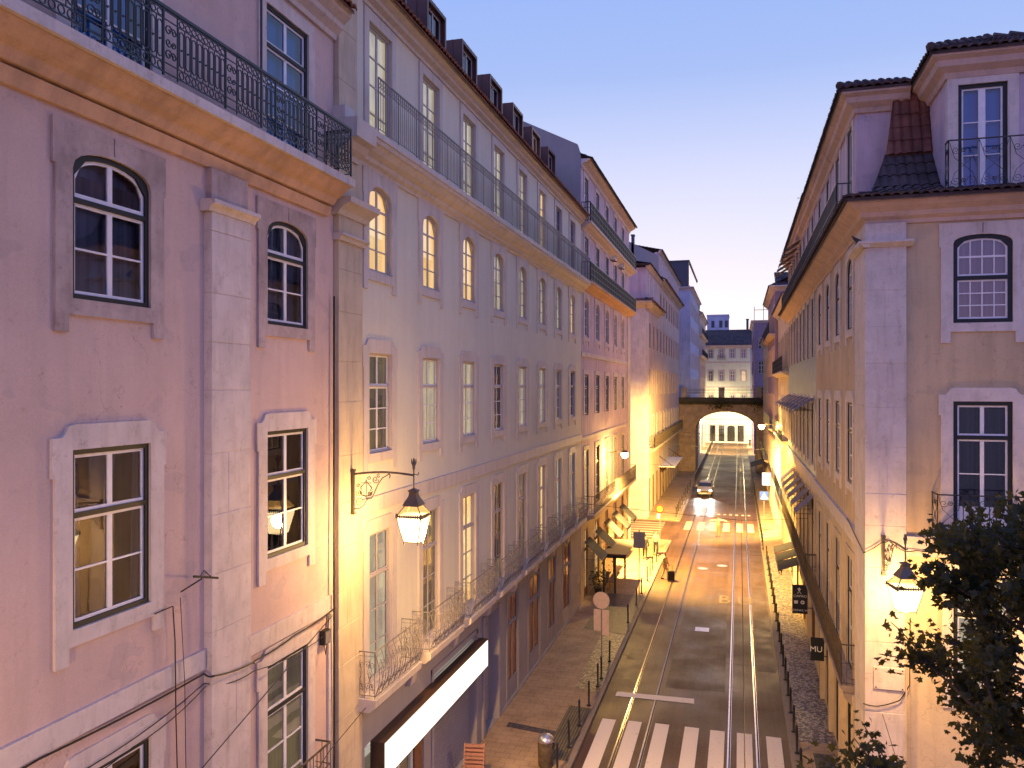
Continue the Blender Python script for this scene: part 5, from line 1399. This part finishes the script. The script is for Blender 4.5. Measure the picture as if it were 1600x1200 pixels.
def arm_lamp(label, loc, rot, arm, power, glow=24, aim=.75):
    t = thing('street_lamp', label, 'street lamp', loc, rot)
    mb = MB(); mb.box(0, .05, -.06, .06, -.5, .1); mb.tube([(0, 0, 0), (arm * .5, 0, .10), (arm, 0, .12)], .03, 6); mb.tube([(0, 0, -.45), (arm * .45, 0, .06)], .018, 5)
    link('arm', mb.mesh('arm', RUSTI), t)
    mb = MB(); mb.lathe([(.04, .22), (.10, .20), (.20, .10), (.22, .04)], 14, (arm, 0)); link('hood', mb.mesh('hood', RUSTI), t)
    mb = MB(); mb.lathe([(.22, .04), (.25, -.06), (.20, -.20), (.10, -.30), (.03, -.33)], 14, (arm, 0)); link('globe', mb.mesh('globe', glowglass('globe_' + str(power), (1.0, .72, .30), glow, .9), True), t)
    point_light('lamp_light', (arm, 0, -.05), power * .20, t, LAMPC.get(loc[1] > 120, LWARM), size=.2)
    sp = bpy.data.lights.new('lamp_beam', 'SPOT'); sp.energy = power * 4.2; sp.spot_size = R(128); sp.spot_blend = .5; sp.color = LAMPC.get(loc[1] > 120, LWARM); sp.shadow_soft_size = .2
    o = bpy.data.objects.new('lamp_beam', sp); COL.objects.link(o); o.parent = t; o.location = (arm, 0, -.36); o.rotation_euler = Vector((.55, aim * math.cos(rot), -.70)).to_track_quat('-Z', 'Y').to_euler()
    return t
arm_lamp('brightest street lamp, on an arm of the lilac house above its street balcony', (XL, 52.7, 7.85), 0, 1.25, 10000, aim=.30)
arm_lamp('yellow street lamp on an arm of the right hand houses, before the bridge', (XR + .1, 68.0, 9.1), math.pi, 1.55, 12000, aim=.55)
arm_lamp('tiny street lamp beyond the bridge on the ochre balconied house', (-6.9, 150, 7.4), 0, 1.2, 5000, 14)
arm_lamp('tiny street lamp beyond the bridge on the dark tower side', (2.5, 165, 8.0), math.pi, 1.0, 5000, 14)

# =================================================================== street furniture
def bollard_mesh():
    mb = MB(); mb.lathe([(.055, 0), (.055, .04), (.038, .06), (.038, .78), (.046, .80), (.046, .84), (.036, .86), (.04, .90), (.015, .945)], 10); return mb.mesh('post', IRON, True)
bm_ = bollard_mesh()
bb_ = MB(); bb_.lathe([(.085, -.01), (.085, .03), (.05, .05)], 10); bbm = bb_.mesh('base', IRON)
numw = ['first', 'second', 'third', 'fourth', 'fifth', 'sixth', 'seventh', 'eighth', 'ninth', 'tenth', 'eleventh', 'twelfth', 'thirteenth', 'fourteenth', 'fifteenth', 'sixteenth', 'seventeenth', 'eighteenth', 'nineteenth', 'twentieth', 'twenty first', 'twenty second', 'twenty third', 'twenty fourth', 'twenty fifth', 'twenty sixth', 'twenty seventh', 'twenty eighth', 'twenty ninth', 'thirtieth']
def bollards(pts, side, z=KH + .004):
    first = None
    for k, (x, y) in enumerate(pts):
        if first is None:
            o = thing('bollard', '', 'bollard', (x, y, z)); link('post', bm_, o); link('base', bbm, o); first = o
        else: o = copy_tree(first); o.location = (x, y, z)
        o.rotation_euler = (rnd.uniform(-.02, .02), rnd.uniform(-.02, .02), 0)
        o['label'] = 'slim black bollard on the %s, %s in its row' % (side, numw[k])
        o['group'] = 'bollards on the ' + side
bollards([(-5.5, 24.6)] + [(-5.5, y) for y in (26.4, 28.2, 30.05, 32.06, 32.95, 35.1, 41.2, 44.65, 47.15, 50.3, 51.85, 53.3, 55.9)], 'left kerb')
bollards([(-5.66, y) for y in (76.0, 77.6, 79.3, 81.2, 84.0, 87.0, 90.0, 93.0, 96.0, 99.0)], 'left kerb past the side street')
bollards([(1.84, 26.3 + 1.72 * k) for k in range(20)], 'right kerb')
bollards([(1.70, 62.5 + 1.5 * k) for k in range(26)], 'right kerb past the far zebra', KH)
t = thing('pedestrian_railing', 'long dark pedestrian railing along the left kerb under the bridge', 'railing', (-5.4, 104, KH))
mb = MB()
for k in range(40): mb.tube([(0, k * 1.8, 0), (0, k * 1.8, .95)], .03, 5)
link('posts', mb.mesh('posts', IRON), t)
mb = MB()
for z in (.95, .6, .3): mb.tube([(0, 0, z), (0, 70.2, z)], .028, 4)
link('rails', mb.mesh('rails', IRON), t)
# litter bin, A-board at the lower edge
t = thing('litter_bin', 'dark cylindrical litter bin with a rounded lid on the left pavement', 'litter bin', (-5.95, 24.9, KH))
mb = MB(); mb.lathe([(.22, 0), (.24, .05), (.26, .75), (.25, .80)], 18); link('body', mb.mesh('body', RUSTI, True), t)
mb = MB(); mb.lathe([(.27, .80), (.27, .86), (.22, .96), (.10, 1.02), (.03, 1.03)], 18); link('lid', mb.mesh('lid', STEEL, True), t)
mb = MB(); mb.box(.23, .275, -.1, .1, .60, .72); link('slot', mb.mesh('slot', DARK), t)
BOARDW = paint('salmon_wood', (.40, .20, .13), .6, .15)
t = thing('pavement_sign', 'slatted wooden folding pavement sign outside the lit shop', 'pavement sign', (-7.85, 23.4, KH), R(12))
for sg in (-1, 1):
    mb = MB()
    for x in (-.30, .30): mb.tube([(x, sg * .30, 0), (x, 0, 1.15)], .022, 4)
    for k in range(9): z = .15 + k * .11; mb.box(-.28, .28, sg * (.30 * (1 - z / 1.15)) - .012, sg * (.30 * (1 - z / 1.15)) + .012, z, z + .07)
    link('board', mb.mesh('board', BOARDW), t)
# bus shelter with flat roof
t = thing('bus_shelter', 'flat roofed bus shelter with dark posts on the left pavement', 'bus shelter', (-7.0, 48.6, KH))
mb = MB(); mb.box(-.72, .66, -1.9, 2.6, 2.22, 2.30); mb.box(-.76, .70, -1.96, 2.66, 2.30, 2.33); bevel(link('roof', mb.mesh('roof', paint('shelter_roof', (.07, .035, .018), .7)), t), .01)
mb = MB(); mb.box(-.70, .64, -1.86, -1.76, 2.06, 2.22); link('beam', mb.mesh('beam', IRON), t)
for x, y in ((-.66, -1.8), (.0, -1.8), (-.66, 2.4), (0.0, 2.4)):
    mb = MB(); mb.box(x - .06, x + .06, y - .06, y + .06, 0, 2.22); link('post', mb.mesh('post', IRON), t)
mb = MB(); mb.box(-.69, -.68, -1.7, 2.3, .25, 2.0); link('glass_panel', mb.mesh('glass_panel', GLASS), t)
mb = MB(); mb.box(-.6, -.2, -1.0, 1.6, .42, .47); mb.box(-.5, -.44, -.9, -.84, 0, .42); mb.box(-.5, -.44, 1.4, 1.46, 0, .42); link('bench', mb.mesh('bench', WOOD), t)
def pole_sign(name, label, cat, loc, h, shape, rot=0.0, r=.03):
    t = thing(name, label, cat, loc, rot)
    mb = MB(); mb.tube([(0, 0, 0), (0, 0, h)], r, 8); link('pole', mb.mesh('pole', GREYIRON), t)
    shape(t, h); return t
def sh_panel(t, h):
    mb = MB(); mb.box(-.34, .34, -.05, -.0, h - 1.05, h - .12); bevel(link('panel', mb.mesh('panel', GREYB), t), .01)
pole_sign('bus_stop_sign', 'tall pole with a grey rectangular bus stop panel at the left kerb', 'bus stop sign', (-5.62, 47.0, KH), 3.75, sh_panel, R(8))
def disc(t, h, r, mat, y, nm):
    mb = MB(); n = 24
    mb.plate([(r * math.cos(2 * math.pi * k / n), h + r * math.sin(2 * math.pi * k / n)) for k in range(n)], [], y, y + .02); return link(nm, mb.mesh(nm, mat), t)
REDP = paint('red_sign', (.55, .03, .02), .4); YELP = paint('yellow_sign', (.70, .48, .04), .4); BLUEP = paint('blue_sign', (.02, .05, .30), .4); TANP = paint('bare_sign_back', (.62, .46, .36), .5)
def sh_back(t, h):
    disc(t, h - .32, .36, TANP, -.06, 'disc')
    mb = MB(); mb.box(-.33, -.02, -.05, -.03, h - 1.62, h - .72); mb.box(.03, .33, -.05, -.03, h - 1.78, h - .72); link('lower_plates', mb.mesh('lower_plates', TANP), t)
pole_sign('road_sign', 'round tan road sign with two plates below, seen from behind', 'road sign', (-5.6, 33.6, KH), 3.42, sh_back, R(-6))
def sh_red(t, h):
    disc(t, h - .32, .32, REDP, -.06, 'ring'); disc(t, h - .32, .22, YELP, -.064, 'disc_face')
    mb = MB(); mb.box(-.22, .0, -.05, -.03, h - 1.05, h - .68); link('plate', mb.mesh('plate', WHITEP), t)
pole_sign('road_sign', 'round red and yellow road sign on a pole by the side street', 'road sign', (-5.75, 61.2, KH), 3.2, sh_red, R(-20))
def sh_blue(t, h):
    mb = MB(); mb.box(-.36, .36, -.06, -.035, h - .72, h); link('panel', mb.mesh('panel', BLUEP), t)
    mb = MB(); mb.plate([(-.26, h - .62), (.26, h - .62), (0, h - .12)], [], -.066, -.061); link('triangle', mb.mesh('triangle', WHITEP), t)
    mb = MB()     # walking figure on stripes
    mb.plate([(.035 * math.cos(k), h - .24 + .035 * math.sin(k)) for k in [2 * math.pi * j / 8 for j in range(8)]], [], -.072, -.067)
    mb.plate([(-.03, h - .42), (.03, h - .42), (.03, h - .29), (-.03, h - .29)], [], -.072, -.067)
    mb.plate([(-.10, h - .58), (-.05, h - .58), (.02, h - .42), (-.03, h - .42)], [], -.072, -.067); mb.plate([(.05, h - .58), (.10, h - .58), (.03, h - .42), (-.02, h - .42)], [], -.073, -.067)
    link('pictogram', mb.mesh('pictogram', IRON), t)
pole_sign('crossing_sign', 'square blue pedestrian crossing sign on a pole at the far zebra', 'road sign', (2.0, 70.2, KH), 3.35, sh_blue, R(4))
# hanging signs on the right facade
def hang_sign(label, x0, x1, y, z0, z1, mat, texts=(), pict=None):
    t = thing('hanging_sign', label, 'sign', (XR, y, z0))
    mb = MB(); mb.box(x0 - XR, x1 - XR, -.03, .03, 0, z1 - z0); bevel(link('board', mb.mesh('board', mat), t), .006)
    mb = MB(); mb.box(x1 - XR, 0, -.015, .015, (z1 - z0) * .8, (z1 - z0) * .8 + .03); mb.box(x1 - XR, 0, -.015, .015, (z1 - z0) * .2, (z1 - z0) * .2 + .03); link('bracket', mb.mesh('bracket', IRON), t)
    for body, size, cx, cz in texts:
        o = link('lettering', textmesh(body, size, WHITEP), t, (cx - XR, -.034, cz - z0)); o.rotation_euler = (R(90), 0, 0)
    if pict:
        mb = MB(); pict(mb); o = link('pictogram', mb.mesh('pictogram', WHITEP), t, (0, 0, 0))
    return t
def bar_pict(mb):
    cx, cz = 2.62 - XR, 1.02      # little crossed figure, cup and ring
    y = -.040
    mb.plate([(cx - .03, cz + .05), (cx + .03, cz + .05), (cx + .03, cz + .15), (cx - .03, cz + .15)], [], y, y + .008)
    for a in (.6, -.6):
        c, q = math.cos(a + math.pi / 2), math.sin(a + math.pi / 2)
        mb.tube([(cx - c * .14, y, cz - q * .14), (cx + c * .14, y, cz + q * .14)], .012, 4)
    cx -= .13; cz -= .50
    mb.plate([(cx - .08, cz - .07), (cx + .06, cz - .07), (cx + .08, cz + .07), (cx - .10, cz + .07)], [], y, y + .008)
    cx += .27
    n = 16; mb.plate([(cx + .085 * math.cos(2 * math.pi * k / n), cz + .085 * math.sin(2 * math.pi * k / n)) for k in range(n)], [[(cx + .04 * math.cos(2 * math.pi * k / n), cz + .04 * math.sin(2 * math.pi * k / n)) for k in range(n)]], y, y + .008)
hang_sign('black bar sign with white pictograms and lettering hanging below the right balcony', 2.32, 2.98, 38.5, 1.55 + .4, 3.05 + .2, IRON, (('CAIPIRO', .15, 2.66, 2.74), ('DRINKS, W', .13, 2.66, 2.10)), bar_pict)
hang_sign('small dark green sign with white letters hanging near the corner pillars', 2.55, 3.02, 31.6, 2.1, 2.95, GREEN, (('MU', .30, 2.74, 2.52),))
t = thing('lightbox_sign', 'small glowing white lightbox on the right wall far down the street', 'sign', (XR - .1, 84.5, 2.3))
mb = MB(); mb.box(-.9, 0, -.1, .1, 0, 1.3); link('case', mb.mesh('case', IRON), t)
mb = MB(); mb.box(-.86, -.04, -.115, -.101, .04, 1.26); link('light_panel', mb.mesh('light_panel', emis('lightbox', (1, .93, .85), 3.0)), t)
for k, (y, z, x1, lab) in enumerate(((98, 3.1, 1.0, 'large dark awning on the right pavement just before the bridge'),)):
    t = thing('awning', lab, 'awning', (XR, y, z)); mb = MB(); mb.quad((0, -3, .6), (0, 3, .6), (-1.9, 3, 0), (-1.9, -3, 0)); mb.quad((-1.9, -3, 0), (-1.9, 3, 0), (-1.9, 3, -.25), (-1.9, -3, -.25)); mb.quad((0, -3, .58), (-1.9, -3, -.02), (-1.9, 3, -.02), (0, 3, .58))
    link('canopy', mb.mesh('canopy', AWN), t); mb = MB(); mb.tube([(-1.85, -2.9, 0), (-1.85, -2.9, -z)], .03, 5); mb.tube([(-1.85, 2.9, 0), (-1.85, 2.9, -z)], .03, 5); link('pole', mb.mesh('pole', IRON), t)
# awnings of the lilac house
for k, y in enumerate((45.8, 49.3, 52.8, 56.3, 59.8)):
    awning(Cc, y, 3.4, 1.9, 1.05, .95, AWN, 'grey shop awning on the lilac house, %s of five above the left pavement' % ordn[k], 'shop awnings on the lilac house')
# white parasol-like canopy and lit shop canopy of the rose house
t = thing('canopy', 'wide pale flat canopy over the shop entrance of the rose house', 'canopy', (XD, 93, 3.6))
mb = MB(); mb.box(0, 1.7, -6, 6, 0, .12); link('roof', mb.mesh('roof', WHITEP), t); mb = MB()
for y in (-5.8, 5.8): mb.tube([(1.6, y, 0), (0, y, 1.2)], .03, 5)
link('stay', mb.mesh('stay', IRON), t)
# potted plants by the shelter
for k, (x, y) in enumerate(((-7.9, 46.2), (-8.05, 51.2))):
    t = thing('potted_plant', ('leafy shrub in a dark pot beside the first awning of the lilac house', 'leafy shrub in a dark pot between the awnings of the lilac house')[k], 'plant', (x, y, KH))
    mb = MB(); mb.lathe([(.18, 0), (.25, .42), (.27, .45), (.22, .45)], 12); link('pot', mb.mesh('pot', IRON), t)
    mb = MB(); leaf_blob(mb, (0, 0, .95), .55, 160, .09, random.Random(k + 9)); link('foliage', mb.mesh('foliage', LEAFM), t)

# overhead wires
def wire(pts, label, r=.012, sag=.0, name='overhead_wire', group=None):
    return facade_cable(pts, r, name, label, sag)
wire([(.1, -10, 5.6), (.1, 20, 5.45), (.1, 48, 5.45), (.1, 76, 5.45), (.05, 110, 5.45), (.05, 176, 5.45)], 'tram contact wire running down the street over the right hand rails', .012)
wire([(XL, 43.6, 5.8), (.1, 42, 5.5), (XR, 41, 5.9)], 'span wire crossing the street beyond the grey house', .012, .02)
wire([(XD, 74.8, 7.2), (.1, 74.5, 6.5), (XR, 74, 6.9)], 'span wire crossing above the far zebra', .016, .02)
wire([(XD, 76.5, 4.9), (.1, 66.0, 5.5), (XR, 60.5, 6.5)], 'lower span wire crossing between zebra and side street', .012, .02)
wire([(XD, 96.5, 7.0), (.1, 96.0, 6.4), (XR, 95.5, 6.9)], 'farthest span wire crossing before the bridge', .022, .02)
wire([(XL + .35, 4.0, 3.3), (XL + .35, 9.4, 6.05), (XL + .35, 15.4, 6.05 - .1), (XL + .3, 30, 6.0)], 'long black cable stretched along the left facades in front of the last french window', .016) if False else None
wire([(-7.2, 4.0, 5.35), (-7.75, 9.0, 6.15), (-8.42, 15.5, 7.32)], 'long straight black wire slanting up the pink house to its far corner', .010)
wire([(-7.4, 9.0, 3.9), (-8.0, 14.6, 4.85), (-8.35, 18.0, 4.95)], 'second straight wire slanting below the junction box towards the grey house', .009)

# =================================================================== people
def skinned(name, verts, edges, rad, mat, parent, sub=2, root=0):
    me = bpy.data.meshes.new(name); me.from_pydata(verts, edges, []); me.materials.append(mat)
    o = link(name, me, parent)
    o.modifiers.new('skin', 'SKIN'); 
    sv = me.skin_vertices[0].data
    for k, r in enumerate(rad): sv[k].radius = (r, r) if not isinstance(r, tuple) else r; sv[k].use_root = (k == root)
    s_ = o.modifiers.new('sub', 'SUBSURF'); s_.levels = sub; s_.render_levels = sub
    return o
SKINM = paint('skin', (.42, .24, .16), .5, .06); HAIR = paint('dark_hair', (.02, .014, .010), .6)
def person(label, loc, rot, top, bottom, pose='walk', scale=1.0, hair=HAIR, coat=False, arms=None):
    t = thing('person', label, 'person', loc, rot); t.scale = (scale,) * 3
    # x forward, y left, z up; joints
    st = .20 if pose == 'walk' else .06
    fA, fB = (st, .09, .06), (-st, -.09, .06)
    hipA, hipB = (0, .09, .92), (0, -.09, .92)
    kA, kB = (st * .75, .09, .50), (-st * .25 + .02, -.09, .50)
    aL, aR = arms or (((.06, .22, 1.14), (.16, .24, .92)), ((-.06, -.22, 1.14), (-.05, -.25, .90)))
    V = [(0, 0, .95), (0, 0, 1.12), (0, 0, 1.36), (.01, 0, 1.48), (.02, 0, 1.56), (.03, 0, 1.66), (.02, 0, 1.75),
         (0, .17, 1.40), aL[0], aL[1], (0, -.17, 1.40), aR[0], aR[1], hipA, kA, fA, (fA[0] + .16, fA[1], .04), hipB, kB, fB, (fB[0] + .16, fB[1], .04),
         (.12, 0, 1.64)]
    Eg = [(0, 1), (1, 2), (2, 3), (3, 4), (4, 5), (5, 6), (2, 7), (7, 8), (8, 9), (2, 10), (10, 11), (11, 12), (0, 13), (13, 14), (14, 15), (15, 16), (0, 17), (17, 18), (18, 19), (19, 20), (5, 21)]
    Rr = [.12, .11, .12, .055, .075, .095, .06, .06, .042, .032, .06, .042, .032, .085, .058, .038, .03, .085, .058, .038, .03, .018]
    # five fingers on each hand
    for hand, sg in ((9, 1), (12, -1)):
        hx, hy, hz = V[hand]; el = Vector(V[hand - 1]); d = (Vector(V[hand]) - el).normalized()
        pl = len(V); V.append(tuple(Vector(V[hand]) + d * .07)); Eg.append((hand, pl)); Rr.append(.026)
        for f in range(4):
            b = Vector(V[pl]) + d * (.05 + .008 * (f in (1, 2))) + Vector((.018 * (f - 1.5), 0, 0)); V.append(tuple(b)); Eg.append((pl, len(V) - 1)); Rr.append(.009)
        V.append(tuple(Vector(V[hand]) + d * .05 + Vector((.045, 0, 0)))); Eg.append((hand, len(V) - 1)); Rr.append(.010)
    skinned('body', V, Eg, Rr, SKINM, t, 1)
    tv = [V[0], V[1], V[2], (0, 0, 1.45), V[7], V[8], tuple(Vector(V[9]) * .92 + Vector(V[8]) * .08), V[10], V[11], tuple(Vector(V[12]) * .92 + Vector(V[11]) * .08)]
    te = [(0, 1), (1, 2), (2, 3), (2, 4), (4, 5), (5, 6), (2, 7), (7, 8), (8, 9)]
    trr = [.15, .135, .15, .08, .075, .056, .046, .075, .056, .046]
    if coat: tv.append((0, 0, .62)); te.append((0, 10)); trr.append(.20)
    skinned('jacket', tv, te, trr, top, t, 1)
    bv = [(0, 0, .96), hipA, kA, (fA[0], fA[1], .12), hipB, kB, (fB[0], fB[1], .12)]
    skinned('trousers', bv, [(0, 1), (1, 2), (2, 3), (0, 4), (4, 5), (5, 6)], [.13, .10, .072, .056, .10, .072, .056], bottom, t, 1)
    for f in (fA, fB):
        skinned('shoe', [(f[0] - .05, f[1], .05), (f[0] + .08, f[1], .045), (f[0] + .19, f[1], .035)], [(0, 1), (1, 2)], [.05, .048, .035], IRON, t, 1)
    skinned('hair', [(-.03, 0, 1.64), (-.02, 0, 1.73), (.05, 0, 1.775)], [(0, 1), (1, 2)], [.085, .095, .06], hair, t, 1)
    return t
TANC = paint('tan_cloth', (.42, .32, .18), .85, .1); BLKC = paint('black_cloth', (.015, .014, .016), .9); REDC = paint('red_cloth', (.35, .05, .03), .85); CREAMC = paint('cream_cloth', (.55, .46, .30), .85)
person('person in pale clothes crossing the far zebra with arms held out', (-1.66, 67.2, .004), R(90), CREAMC, TANC, 'stand', arms=(((.05, .42, 1.36), (.05, .68, 1.28)), ((.05, -.42, 1.36), (.05, -.68, 1.30))))
pb = person('person in a long tan coat stepping off the left kerb with a dark suitcase', (-4.55, 51.6, .004), R(-15), TANC, TANC, 'walk', 1.0, TANC, True)
t = thing('suitcase', 'dark suitcase standing by the person in the tan coat', 'suitcase', (-4.15, 51.2, .004), R(20))
mb = MB(); mb.box(-.22, .22, -.14, .14, .06, .66); bevel(link('shell', mb.mesh('shell', BLKC), t), .04, 2)
mb = MB(); mb.tube([(-.12, .1, .66), (-.12, .1, .98), (.12, .1, .98), (.12, .1, .66)], .012, 5); link('handle', mb.mesh('handle', IRON), t)
for x in (-.17, .17): mb = MB(); mb.tube([(x - .0, -.12, .03), (x, -.08, .03)], .032, 10); link('wheel', mb.mesh('wheel', IRON), t)
person('person in dark clothes walking past the bus stop panel on the left pavement', (-6.35, 56.5, KH + .004), R(100), BLKC, BLKC, 'walk')
person('second person in dark clothes by the side street corner, nearer the kerb', (-5.75, 58.0, KH + .004), R(-70), TANC, BLKC, 'walk')
person('person in a red jacket walking along the right cobbled pavement', (2.55, 54.5, KH + .004), R(80), REDC, BLKC, 'walk')
person('tiny dark figure standing on the right pavement beyond the arch', (2.05, 168, KH + .004), R(-90), BLKC, BLKC, 'stand')

# =================================================================== car
def car(label, loc, rot):
    t = thing('parked_car' if False else 'car', label, 'car', loc, rot)
    CARP = paint('silver_car_paint', (.42, .38, .36), .28, .05, .3)
    # side profile lofted across the width; x forward, y left
    secs = [(-2.05, .62, .35, .80, .95), (-1.95, .74, .28, 1.30, 1.0), (-1.2, .80, .22, 1.50, 1.0), (-.2, .82, .20, 1.56, 1.0), (.45, .83, .20, 1.44, 1.0), (1.15, .83, .22, 1.02, 1.0), (1.85, .80, .26, .86, 1.0), (2.08, .66, .34, .68, .95)]
    mb = MB(); ring = []
    for x, hw, zb, zt, k in secs:
        zm = min(zt, .92); tw = hw * (.74 if zt > 1.1 else .92)
        P = [(x, -hw * .9, zb), (x, -hw, zb + .16), (x, -hw, zm - .06), (x, -tw, zt - .06), (x, -tw * .86, zt), (x, tw * .86, zt), (x, tw, zt - .06), (x, hw, zm - .06), (x, hw, zb + .16), (x, hw * .9, zb)]
        ring.append(len(mb.v)); mb.v += P
    n = 10
    for a, b in zip(ring[:-1], ring[1:]):
        for q in range(n): mb.f.append((a + q, a + (q + 1) % n, b + (q + 1) % n, b + q)); mb.m.append(0)
    mb.f.append(tuple(ring[0] + q for q in range(n))); mb.f.append(tuple(ring[-1] + q for q in range(n))[::-1]); mb.m += [0, 0]
    o = link('body', mb.mesh('body', CARP, True), t); bevel(o, .03, 2)
    mb = MB(); mb.quad((.50, -.60, 1.40), (.50, .60, 1.40), (1.12, .72, 1.03), (1.12, -.72, 1.03)); mb.v = [(x + .02, y, z + .02) for x, y, z in mb.v]; link('windshield', mb.mesh('windshield', paint('dark_windshield', (.02,.02,.022), .12)), t)
    for sg in (-1, 1):
        mb = MB(); mb.quad((.85, sg * .80, 1.0), (.40, sg * .66, 1.40), (-1.25, sg * .63, 1.44), (-1.6, sg * .78, 1.0)); link('side_window', mb.mesh('side_window', GLASSR), t)
        h_ = MB(); h_.plate([(.62 * sg + .15 * math.cos(2 * math.pi * k / 14), .68 + .09 * math.sin(2 * math.pi * k / 14)) for k in range(14)], [], 0, .04)
        hm = h_.mesh('headlight', emis('headlight_beam', (1.0, .93, .80), 40)); o = link('headlight', hm, t, (2.05, 0, 0)); o.rotation_euler = (0, 0, R(90))
        m2 = MB(); m2.box(.62, .78, sg * .84, sg * 1.0, .98, 1.12); link('mirror', m2.mesh('mirror', CARP), t)
        for x in (-1.3, 1.35):
            w_ = MB(); w_.tube([(x, sg * .60, .31), (x, sg * .80, .31)], .31, 18); wo = link('wheel', w_.mesh('wheel', BLKC), t)
            w_ = MB(); w_.tube([(x, sg * .78, .31), (x, sg * .815, .31)], .19, 12); link('rim', w_.mesh('rim', STEEL), wo)
    mb = MB(); mb.box(2.08, 2.12, -.38, .38, .48, .62); link('grille', mb.mesh('grille', IRON), t)
    mb = MB(); mb.box(2.12, 2.13, -.26, .26, .36, .46); link('number_plate', mb.mesh('number_plate', WHITEP), t)
    for sg in (-1, 1):
        sp = bpy.data.lights.new('headlight_beam', 'SPOT'); sp.energy = 900; sp.spot_size = R(46); sp.spot_blend = .6; sp.color = (1.0, .92, .78); sp.shadow_soft_size = .08
        so_ = bpy.data.objects.new('headlight_beam', sp); COL.objects.link(so_); so_.parent = t; so_.location = (2.2, sg * .62, .68); so_.rotation_euler = (R(84), 0, R(-90))
    return t
car('small silver car driving towards the camera with bright headlights before the bridge', (-3.7, 93.4, .004), R(-90))

# =================================================================== tree at the right
TLEAF, tt, bb = nodes('tree_leaf')
g_ = tt.nodes.new('ShaderNodeNewGeometry')
tt.links.new(ramped(tt, noise(tt, 4, 3), (.016, .022, .010), (.060, .062, .022), .35, .65), bb.inputs['Base Color'])
bb.inputs['Roughness'].default_value = .55
tr_ = tt.nodes.new('ShaderNodeBsdfTranslucent'); tr_.inputs[0].default_value = (.10, .10, .02, 1)
ms_ = tt.nodes.new('ShaderNodeMixShader'); ms_.inputs[0].default_value = .45
tt.links.new(bb.outputs[0], ms_.inputs[1]); tt.links.new(tr_.outputs[0], ms_.inputs[2]); tt.links.new(ms_.outputs[0], tt.nodes['Material Output'].inputs[0])
BARK = stone('tree_bark', (.09, .065, .045), .5, .9, .4)
rt_ = random.Random(23)
TX, TY = 4.7, 13.2
tree = thing('street_tree', 'broad leaved tree in dark silhouette at the lower right before the ochre house', 'tree', (TX, TY, KH))
mbt = MB(); mbt.tube([(0, 0, -.1), (.03, .02, 1.6), (-.05, .05, 3.2), (0, 0, 5.6), (.05, 0, 8.6)], .17, 10, r1=.10); link('trunk', mbt.mesh('trunk', BARK, True), tree)
mbb = MB(); tips = []
def grow(p, d, ln, r, depth):
    pts = [p]; q = p
    n = 4
    for k in range(n):
        d = (d + Vector((rt_.uniform(-.22, .22), rt_.uniform(-.22, .22), rt_.uniform(-.12, .16)))).normalized()
        q = q + d * ln / n; pts.append(q)
    mbb.tube(pts, r, 5, r1=r * .55)
    if depth == 0: tips.append((pts, d)); return
    for k in range(3 if depth > 1 else 4):
        at = pts[rt_.choice((2, 3, 4))] if k else pts[-1]
        nd = (d + Vector((rt_.uniform(-.9, .9), rt_.uniform(-.9, .9), rt_.uniform(-.6, .6)))).normalized()
        grow(at, nd, ln * rt_.uniform(.60, .82), r * .5, depth - 1)
for k in range(26):
    a = 2.4 * k + rt_.uniform(-.2, .2); el = rt_.uniform(-.05, 1.1)
    zz = 4.6 + 4.2 * (k / 25) ** .8
    grow(Vector((0, 0, zz)), Vector((math.cos(a) * math.cos(el), math.sin(a) * math.cos(el), math.sin(el))), rt_.uniform(1.25, 1.6) * (1.28 - .38 * k / 25), .055, 2)
link('branches', mbb.mesh('branches', BARK), tree)
OUT = [(0, -.5), (.10, -.30), (.42, -.34), (.30, -.10), (.50, .12), (.26, .16), (.16, .30), (0, .56), (-.16, .30), (-.26, .16), (-.50, .12), (-.30, -.10), (-.42, -.34), (-.10, -.30)]
mbl = MB()
def leaf(p, size, r_):
    a = Vector((r_.gauss(0, 1), r_.gauss(0, 1), r_.gauss(-.3, .6))).normalized()
    b = a.cross(Vector((r_.gauss(0, 1), r_.gauss(0, 1), r_.gauss(0, 1)))).normalized(); nrm = a.cross(b)
    i = len(mbl.v); mbl.v.append(tuple(p - nrm * size * .06))
    for x, y in OUT: mbl.v.append(tuple(p + b * x * size + a * y * size + nrm * size * .22 * abs(x)))
    for q in range(len(OUT)): mbl.f.append((i, i + 1 + q, i + 1 + (q + 1) % len(OUT))); mbl.m.append(0)
for pts, d in tips:
    for _ in range(52):
        s_ = rt_.random(); k = rt_.choice((1, 2, 3, 4)); p = pts[k - 1].lerp(pts[k], s_)
        p = p + Vector((rt_.gauss(0, .11), rt_.gauss(0, .11), rt_.gauss(-.03, .11)))
        leaf(p, rt_.uniform(.06, .18), rt_)
link('foliage', mbl.mesh('foliage', TLEAF), tree)

# pigeon on the astragal of the corner pier
t = thing('pigeon', 'dark pigeon perched on the stone ledge of the corner pier', 'bird', (2.98, 22.8, 15.99), R(200))
FEA = paint('pigeon_feather', (.05, .05, .065), .6, .3)
skinned('body', [(-.20, 0, .07), (-.10, 0, .10), (0, 0, .12), (.07, 0, .16), (.10, 0, .215), (.15, 0, .21), (0, .03, .05), (0.01, .03, .0), (0, -.03, .05), (.01, -.03, 0)], [(0, 1), (1, 2), (2, 3), (3, 4), (4, 5), (2, 6), (6, 7), (2, 8), (8, 9)], [(.03, .012), .048, .06, .042, .03, .008, .012, .008, .012, .008], FEA, t, 1)
